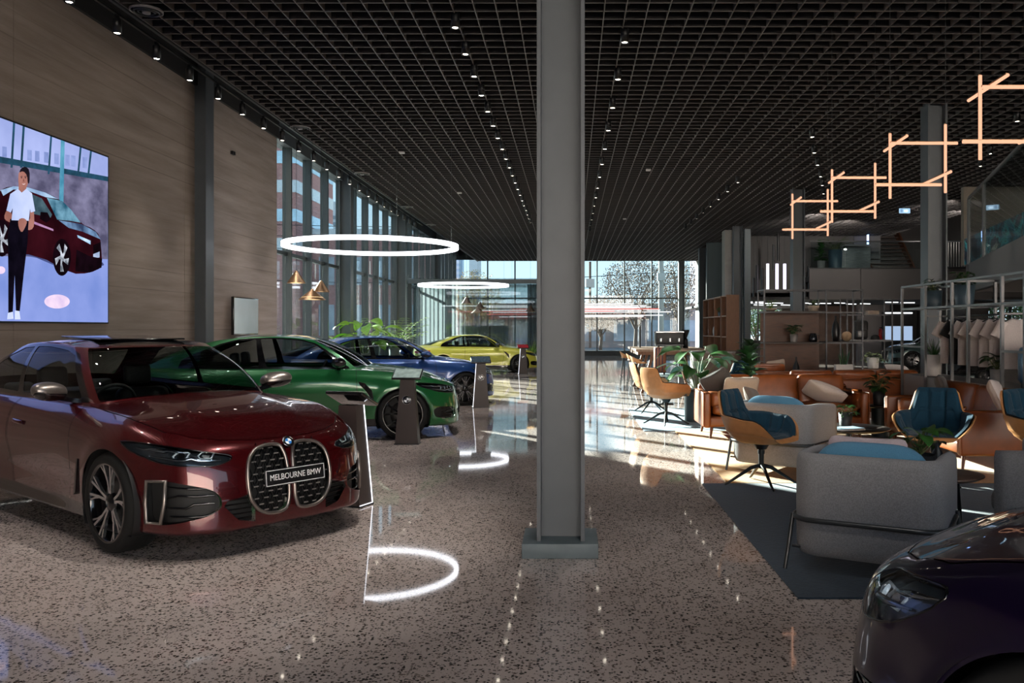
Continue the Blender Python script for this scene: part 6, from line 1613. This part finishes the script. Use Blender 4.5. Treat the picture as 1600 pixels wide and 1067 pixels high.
dsk = MB().box((-.95, -.2, 0), (.95, .2, 1.62), bev=.01).build('reception_panel', mat('brown_black_panel', '#2b2524', .5, var=.06)); dsk.location = (wx(757, 34.2), 34.2, 0); tag(dsk, 'brown-black panel behind the yellow coupe in the glass room', 'panel')

# ------------------------------------------------------------------ outside
EXG = mat('asphalt_outside', '#6d6c6b', .9, var=.15, scale=2)
struct('ground', MB().box((-80, 47.2, -.35), (80, 170, -.3)).box((-80, -6, -.35), (XW-.45, 47.2, -.3)), EXG)
def brick(name, c1, c2, mort, sc=1.0):
    m = bpy.data.materials.new(name); m.use_nodes = True; nt = m.node_tree; b = nt.nodes['Principled BSDF']; N = nt.nodes.new; L = nt.links.new
    tc = N('ShaderNodeTexCoord'); mp = N('ShaderNodeMapping'); mp.inputs['Rotation'].default_value = (PI/2, 0, 0); L(tc.outputs['Object'], mp.inputs[0])
    k = N('ShaderNodeTexBrick'); k.inputs['Color1'].default_value = S(c1); k.inputs['Color2'].default_value = S(c2); k.inputs['Mortar'].default_value = S(mort); k.inputs['Scale'].default_value = sc; k.inputs['Mortar Size'].default_value = .015
    L(mp.outputs[0], k.inputs['Vector']); L(k.outputs['Color'], b.inputs['Base Color']); b.inputs['Roughness'].default_value = .85; return m
BRK = brick('red_brick', '#b5807a', '#a36d67', '#c4aaa4', 3.2); PALEB = mat('white_spandrel', '#d8dde0', .5, var=.05); SKYGL = mat('blue_window_band', '#c2deee', .15, .2, .6, var=.15, scale=.8)
tw = thing('brick_tower', 'red brick tower with white and blue window bands outside on the left', 'building', (-22.0, 58, 0))
MB().box((-3, 0, -.3), (3.0, 9, 26)).build('wall', BRK, tw)
for k in range(9): MB().box((-3.04, -.04, 6.9+k*2.0), (3.04, 9, 7.75+k*2.0)).build('window_band', SKYGL if k % 2 else PALEB, tw)
lw = thing('brick_building', 'low red brick building across the street on the left', 'building', (-17.6, 60, 0))
MB().box((-1.2, 0, -.3), (7.6, 6, 8.2)).build('wall', BRK, lw)
for k in range(4): MB().box((-.4+k*2.0, -.05, 1.0), (.7+k*2.0, .1, 3.2)).build('window', mat('grey_window', '#a9b3bc', .15, var=.2, scale=1), lw); MB().box((-.4+k*2.0, -.05, 4.6), (.7+k*2.0, .1, 6.6)).build('window', mat('grey_window', '#8c96a0'), lw)
MB().box((-1.3, -.15, 8.2), (7.7, 6.1, 8.6)).build('parapet', PALEB, lw)
def tower(label, px0, px1, ytop, d, m, m2, rows):
    r_ = thing('tower_block', label, 'building', (wx((px0+px1)/2, d), d, 0)); w_ = (px1-px0)*d/FPX; h_ = wz(ytop, d)
    MB().box((-w_/2, 0, -.3), (w_/2, w_, h_)).build('wall', m, r_)
    for k in range(rows): MB().box((-w_/2+.3, -.1, 6+k*(h_-8)/rows), (w_/2-.3, .1, 6+(k+.55)*(h_-8)/rows)).build('window_band', m2, r_)
tower('pale tower block with grey window rows far outside on the left', 512, 532, 315, 150, mat('tower_pale', '#c5cacf', .7, var=.05), mat('tower_window', '#7f8b96', .2, var=.1), 14)
tower('brown-topped tower block far outside on the left', 487, 507, 300, 160, mat('tower_brown', '#8f8a90', .7, var=.05), mat('tower_window2', '#a9b4bf', .2, var=.1), 12)
tower('white striped tower block seen above the glass room', 733, 750, 405, 165, mat('tower_pale', '#c5cacf'), mat('tower_window', '#7f8b96'), 7)
tower('blue-grey tower block beside the white striped one', 700, 722, 380, 170, mat('tower_blue', '#8fa3b8', .5, var=.05), mat('tower_window2', '#a9b4bf'), 10)
# added unseen pale front and ground behind the viewpoint, to bounce sunlight indoors
af = MB().box((-26, -34, -.3), (30, -33, 8.5))
for k in range(9): af.box((-24+k*6, -32.97, 1.0), (-21+k*6, -32.9, 3.6)).box((-24+k*6, -32.97, 4.8), (-21+k*6, -32.9, 7.2))
struct('added_bounce_wall', af, mat('bounce_render_pale', '#d3ccc5', .8, var=.08, scale=.6))
struct('unseen_ground_front', MB().box((-80, -60, -.35), (80, -6.3, -.3)), EXG)
# shops over the street at the end
shp = thing('shop_row', 'low grey shop building with a red awning across the street', 'building', (3, 80, 0)); MB().box((-16, 0, -.3), (14, 6, 3.9)).build('wall', mat('shop_grey', '#a0948f', .7, var=.15, scale=.6), shp); MB().box((-16, -.8, 2.4), (4, 0, 3.0)).build('awning', mat('awning_red', '#9d4b4a', .7, var=.1), shp)
for k in range(9): MB().box((-15+k*3.2, -.06, .3), (-12.6+k*3.2, .1, 2.3)).build('shop_window', mat('grey_window', '#8c96a0'), shp)
# trees, poles, wires
BARK = mat('bark', '#6b5a50', .9, var=.3, scale=8); TLEAF = mat('tree_leaf', '#77685a', .8, var=.4, scale=3); TLEAF2 = mat('tree_leaf_yellow', '#9a8a3e', .8, var=.4, scale=3); TGREEN = mat('tree_leaf_green', '#4d6a38', .8, var=.4, scale=3)
def tree(label, x, y, h, r, m, seed, nl=1500, trunk=.32):
    r_ = random.Random(seed); t_ = thing('tree', label, 'tree', (x, y, -.3)); tk = MB(); tk.tube([(0, 0, 0), (.1, 0, h*.25), (0, .1, h*.45)], [trunk*.5, trunk*.4, trunk*.3], 8)
    for k in range(9):
        a = k*2.4; tk.tube([(0, 0, h*(.22+.025*k)), (math.cos(a)*r*.4, math.sin(a)*r*.4, h*(.45+.03*k)), (math.cos(a)*r*.8, math.sin(a)*r*.8, h*(.62+.035*k))], [trunk*.22, trunk*.14, .03], 6)
    tk.build('trunk', BARK, t_); c = MB()
    for k in range(nl):
        while True:
            q = Vector((r_.uniform(-1, 1), r_.uniform(-1, 1), r_.uniform(-1, 1)))
            if .25 < q.length < 1: break
        lump = 1+.18*math.sin(q.x*7+seed)*math.sin(q.y*6)*math.sin(q.z*8+1)
        p = Vector((q.x*r*lump, q.y*r*lump, h*.66+q.z*h*.34*lump)); s_ = r_.uniform(.035, .08)
        u = Vector((r_.uniform(-1, 1), r_.uniform(-1, 1), r_.uniform(-1, 1))).normalized(); v = u.cross(Vector((r_.uniform(-1, 1), r_.uniform(-1, 1), .3))).normalized()
        c.add([p-u*s_, p+v*s_*.6, p+u*s_, p-v*s_*.6], [(0, 1, 2, 3)])
    c.build('crown', m, t_, fix=False); return t_
tree('wide brown-leaved street tree behind the utility pole', wx(992, 64), 64, 7.4, 2.7, TLEAF, 2, 9000)
tree('brown-leaved street tree right of the utility pole', wx(1062, 67), 67, 7.6, 1.9, TLEAF, 3, 6000)
tree('yellowing tree seen above the glass room', wx(742, 70), 70, 6.6, 2.4, TLEAF2, 4, 4500)
tree('low brown tree across the street, left part of the end glazing', wx(938, 70), 70, 4.6, 1.7, TLEAF, 5, 4500)
for i_, (px_, d_) in enumerate(((1180, 52), (1207, 56), (1240, 52), (1562, 37.5), (1628, 38.5))):
    tree(['green tree outside the window at the left of the shelving unit', 'green tree outside the window behind the walnut panel', 'green tree outside, right of the window behind the walnut panel', 'green tree outside behind the clothes rack', 'green tree outside at the far right of the clothes rack'][i_], wx(px_, d_), d_, 4.0, 1.15, TGREEN, 10+i_, 3000, .2)
pole = thing('utility_pole', 'pale concrete utility pole beyond the end glazing', 'pole', (wx(1033, 56), 56, -.3)); MB().cyl((0, 0, 0), (0, 0, 12), .19, .14, 14).build('shaft', mat('pole_concrete', '#b3aea5', .8, var=.1), pole); MB().box((-.25, -.2, 5.0), (.25, .2, 5.5)).build('crossbox', mat('pole_box', '#c4c0b8', .6), pole); MB().bar((-1.2, 0, 11.2), (1.2, 0, 11.2), .1).build('crossarm', BARK, pole)
wr = MB()
for z_, s_ in ((5.3, .35), (7.6, .4), (8.4, .35), (9.1, .3)):
    for x0_, x1_ in ((-30, wx(1033, 56)), (wx(1033, 56), 34)): wr.tube([(x0_+(x1_-x0_)*k/14, 56+.2*z_, z_-s_*math.sin(PI*k/14)*2) for k in range(15)], .022, 4)
tag(wr.build('overhead_wires', BLKL), 'dark overhead wires strung along the street outside', 'wires')
p2_ = thing('utility_pole', 'thin distant pole with a transformer left of the steel mullion', 'pole', (wx(922, 78), 78, -.3)); MB().cyl((0, 0, 0), (0, 0, 8), .12, n=10).build('shaft', BARK, p2_); MB().box((-.4, -.3, 5.6), (.4, .3, 6.4)).build('transformer', mat('pole_box', '#c4c0b8'), p2_)
SKYK = 1.25
# ================================================================== LIGHT, SKY, RENDER LOOK
w = bpy.data.worlds.new('sky'); sc.world = w; w.use_nodes = True
nt = w.node_tree; nt.nodes.clear()
N = nt.nodes.new; L = nt.links.new
o = N('ShaderNodeOutputWorld'); bg = N('ShaderNodeBackground'); tc = N('ShaderNodeTexCoord'); sx = N('ShaderNodeSeparateXYZ'); rp = N('ShaderNodeValToRGB')
L(tc.outputs['Generated'], sx.inputs[0]); mr = N('ShaderNodeMapRange'); mr.inputs['From Min'].default_value = -.05; mr.inputs['From Max'].default_value = .6; L(sx.outputs['Z'], mr.inputs['Value'])
cl = N('ShaderNodeTexNoise'); cl.inputs['Scale'].default_value = 3.0; cl.inputs['Detail'].default_value = 6; mpw = N('ShaderNodeMapping'); mpw.inputs['Scale'].default_value = (1, 1, 3.5); L(tc.outputs['Generated'], mpw.inputs[0]); L(mpw.outputs[0], cl.inputs['Vector'])
e = rp.color_ramp.elements; e[0].position = 0; e[0].color = (.60, .69, .77, 1); e[1].position = 1; e[1].color = (.26, .44, .70, 1); q = e.new(.35); q.color = (.50, .66, .82, 1)
L(mr.outputs[0], rp.inputs[0]); cm = N('ShaderNodeMix'); cm.data_type = 'RGBA'; cr_ = N('ShaderNodeMapRange'); cr_.inputs['From Min'].default_value = .5; cr_.inputs['From Max'].default_value = .75; cr_.inputs['To Max'].default_value = .7; L(cl.outputs['Fac'], cr_.inputs['Value']); L(cr_.outputs[0], cm.inputs['Factor']); L(rp.outputs[0], cm.inputs['A']); cm.inputs['B'].default_value = (.9, .93, .95, 1)
L(cm.outputs['Result'], bg.inputs[0]); bg.inputs[1].default_value = SKYK; L(bg.outputs[0], o.inputs[0])
su = bpy.data.lights.new('sun', 'SUN'); su.energy = 33.0; su.angle = math.radians(.6); su.color = (1, .93, .84)
suo = bpy.data.objects.new('sun', su); col.objects.link(suo)
el = math.radians(16.5); dv = Vector((.634*math.cos(el), -.773*math.cos(el), -math.sin(el)))
suo.rotation_euler = dv.to_track_quat('-Z', 'Y').to_euler(); suo.location = (-30, 50, 20)

# the track spots' light, then added fill for the mezzanine
for k in range(0, 12): lamp(-5.49, 9.2+1.936*k-3.0, -4.9, 9.2+1.936*k-2.6, 0, 60, 70)
for x_, y_, tx, ty in ((-1.38, 4.2, -2.6, 5.6), (-1.38, 6.1, -2.8, 6.6), (-1.38, 8.1, -3.6, 8.2), (-1.38, 10, -3.2, 11.4), (-1.38, 12, -3.6, 12.5), (-1.38, 14.9, -3.0, 16.4), (-1.38, 17.8, -3.4, 18), (-1.38, 22, -2, 22), (-1.38, 26, -2.6, 28.5)): lamp(x_, y_, tx, ty, .5, 120, 60)
for y_ in (3.0, 7.4, 10.5, 15.2, 19.9, 24.6): lamp(.664, y_, .8, y_+.3, 0, 60, 75)
for x_, y_ in ((4.49, 15.7), (5.38, 18.4), (6.26, 21.0), (4.07, 22), (4.07, 26), (7.68, 14.5), (8.56, 17.2)): lamp(x_, y_, x_-.2, y_+.3, 0, 60, 75)
for x_, y_, tx, ty, tz in ((9.5, 28.5, 10.2, 33, 4.0), (12.3, 26.2, 13.4, 34, 4.4), (8, 27, 8.3, 34, 4), (11.0, 24, 11.5, 32, 3.2), (13.8, 30, 13.9, 35.5, 5.2)): lamp(x_, y_, tx, ty, tz, 60, 75)  # added lamps without fixtures, brightening the mezzanine and stairs
vs = sc.view_settings
vs.view_transform = 'Standard'; vs.look = 'None'; vs.gamma = 1; vs.use_curve_mapping = False; vs.exposure = 1.05
sc.cycles.use_denoising = True
try:
    sc.cycles.denoiser = 'OPENIMAGEDENOISE'; sc.cycles.denoising_input_passes = 'RGB_ALBEDO_NORMAL'; sc.cycles.denoising_prefilter = 'ACCURATE'
except Exception: pass
sc.cycles.max_bounces = 10; sc.cycles.diffuse_bounces = 5; sc.cycles.glossy_bounces = 5; sc.cycles.transparent_max_bounces = 24; sc.cycles.transmission_bounces = 6
sc.cycles.sample_clamp_indirect = 6.0; sc.cycles.caustics_reflective = False; sc.cycles.caustics_refractive = False
sc.cycles.use_light_tree = True
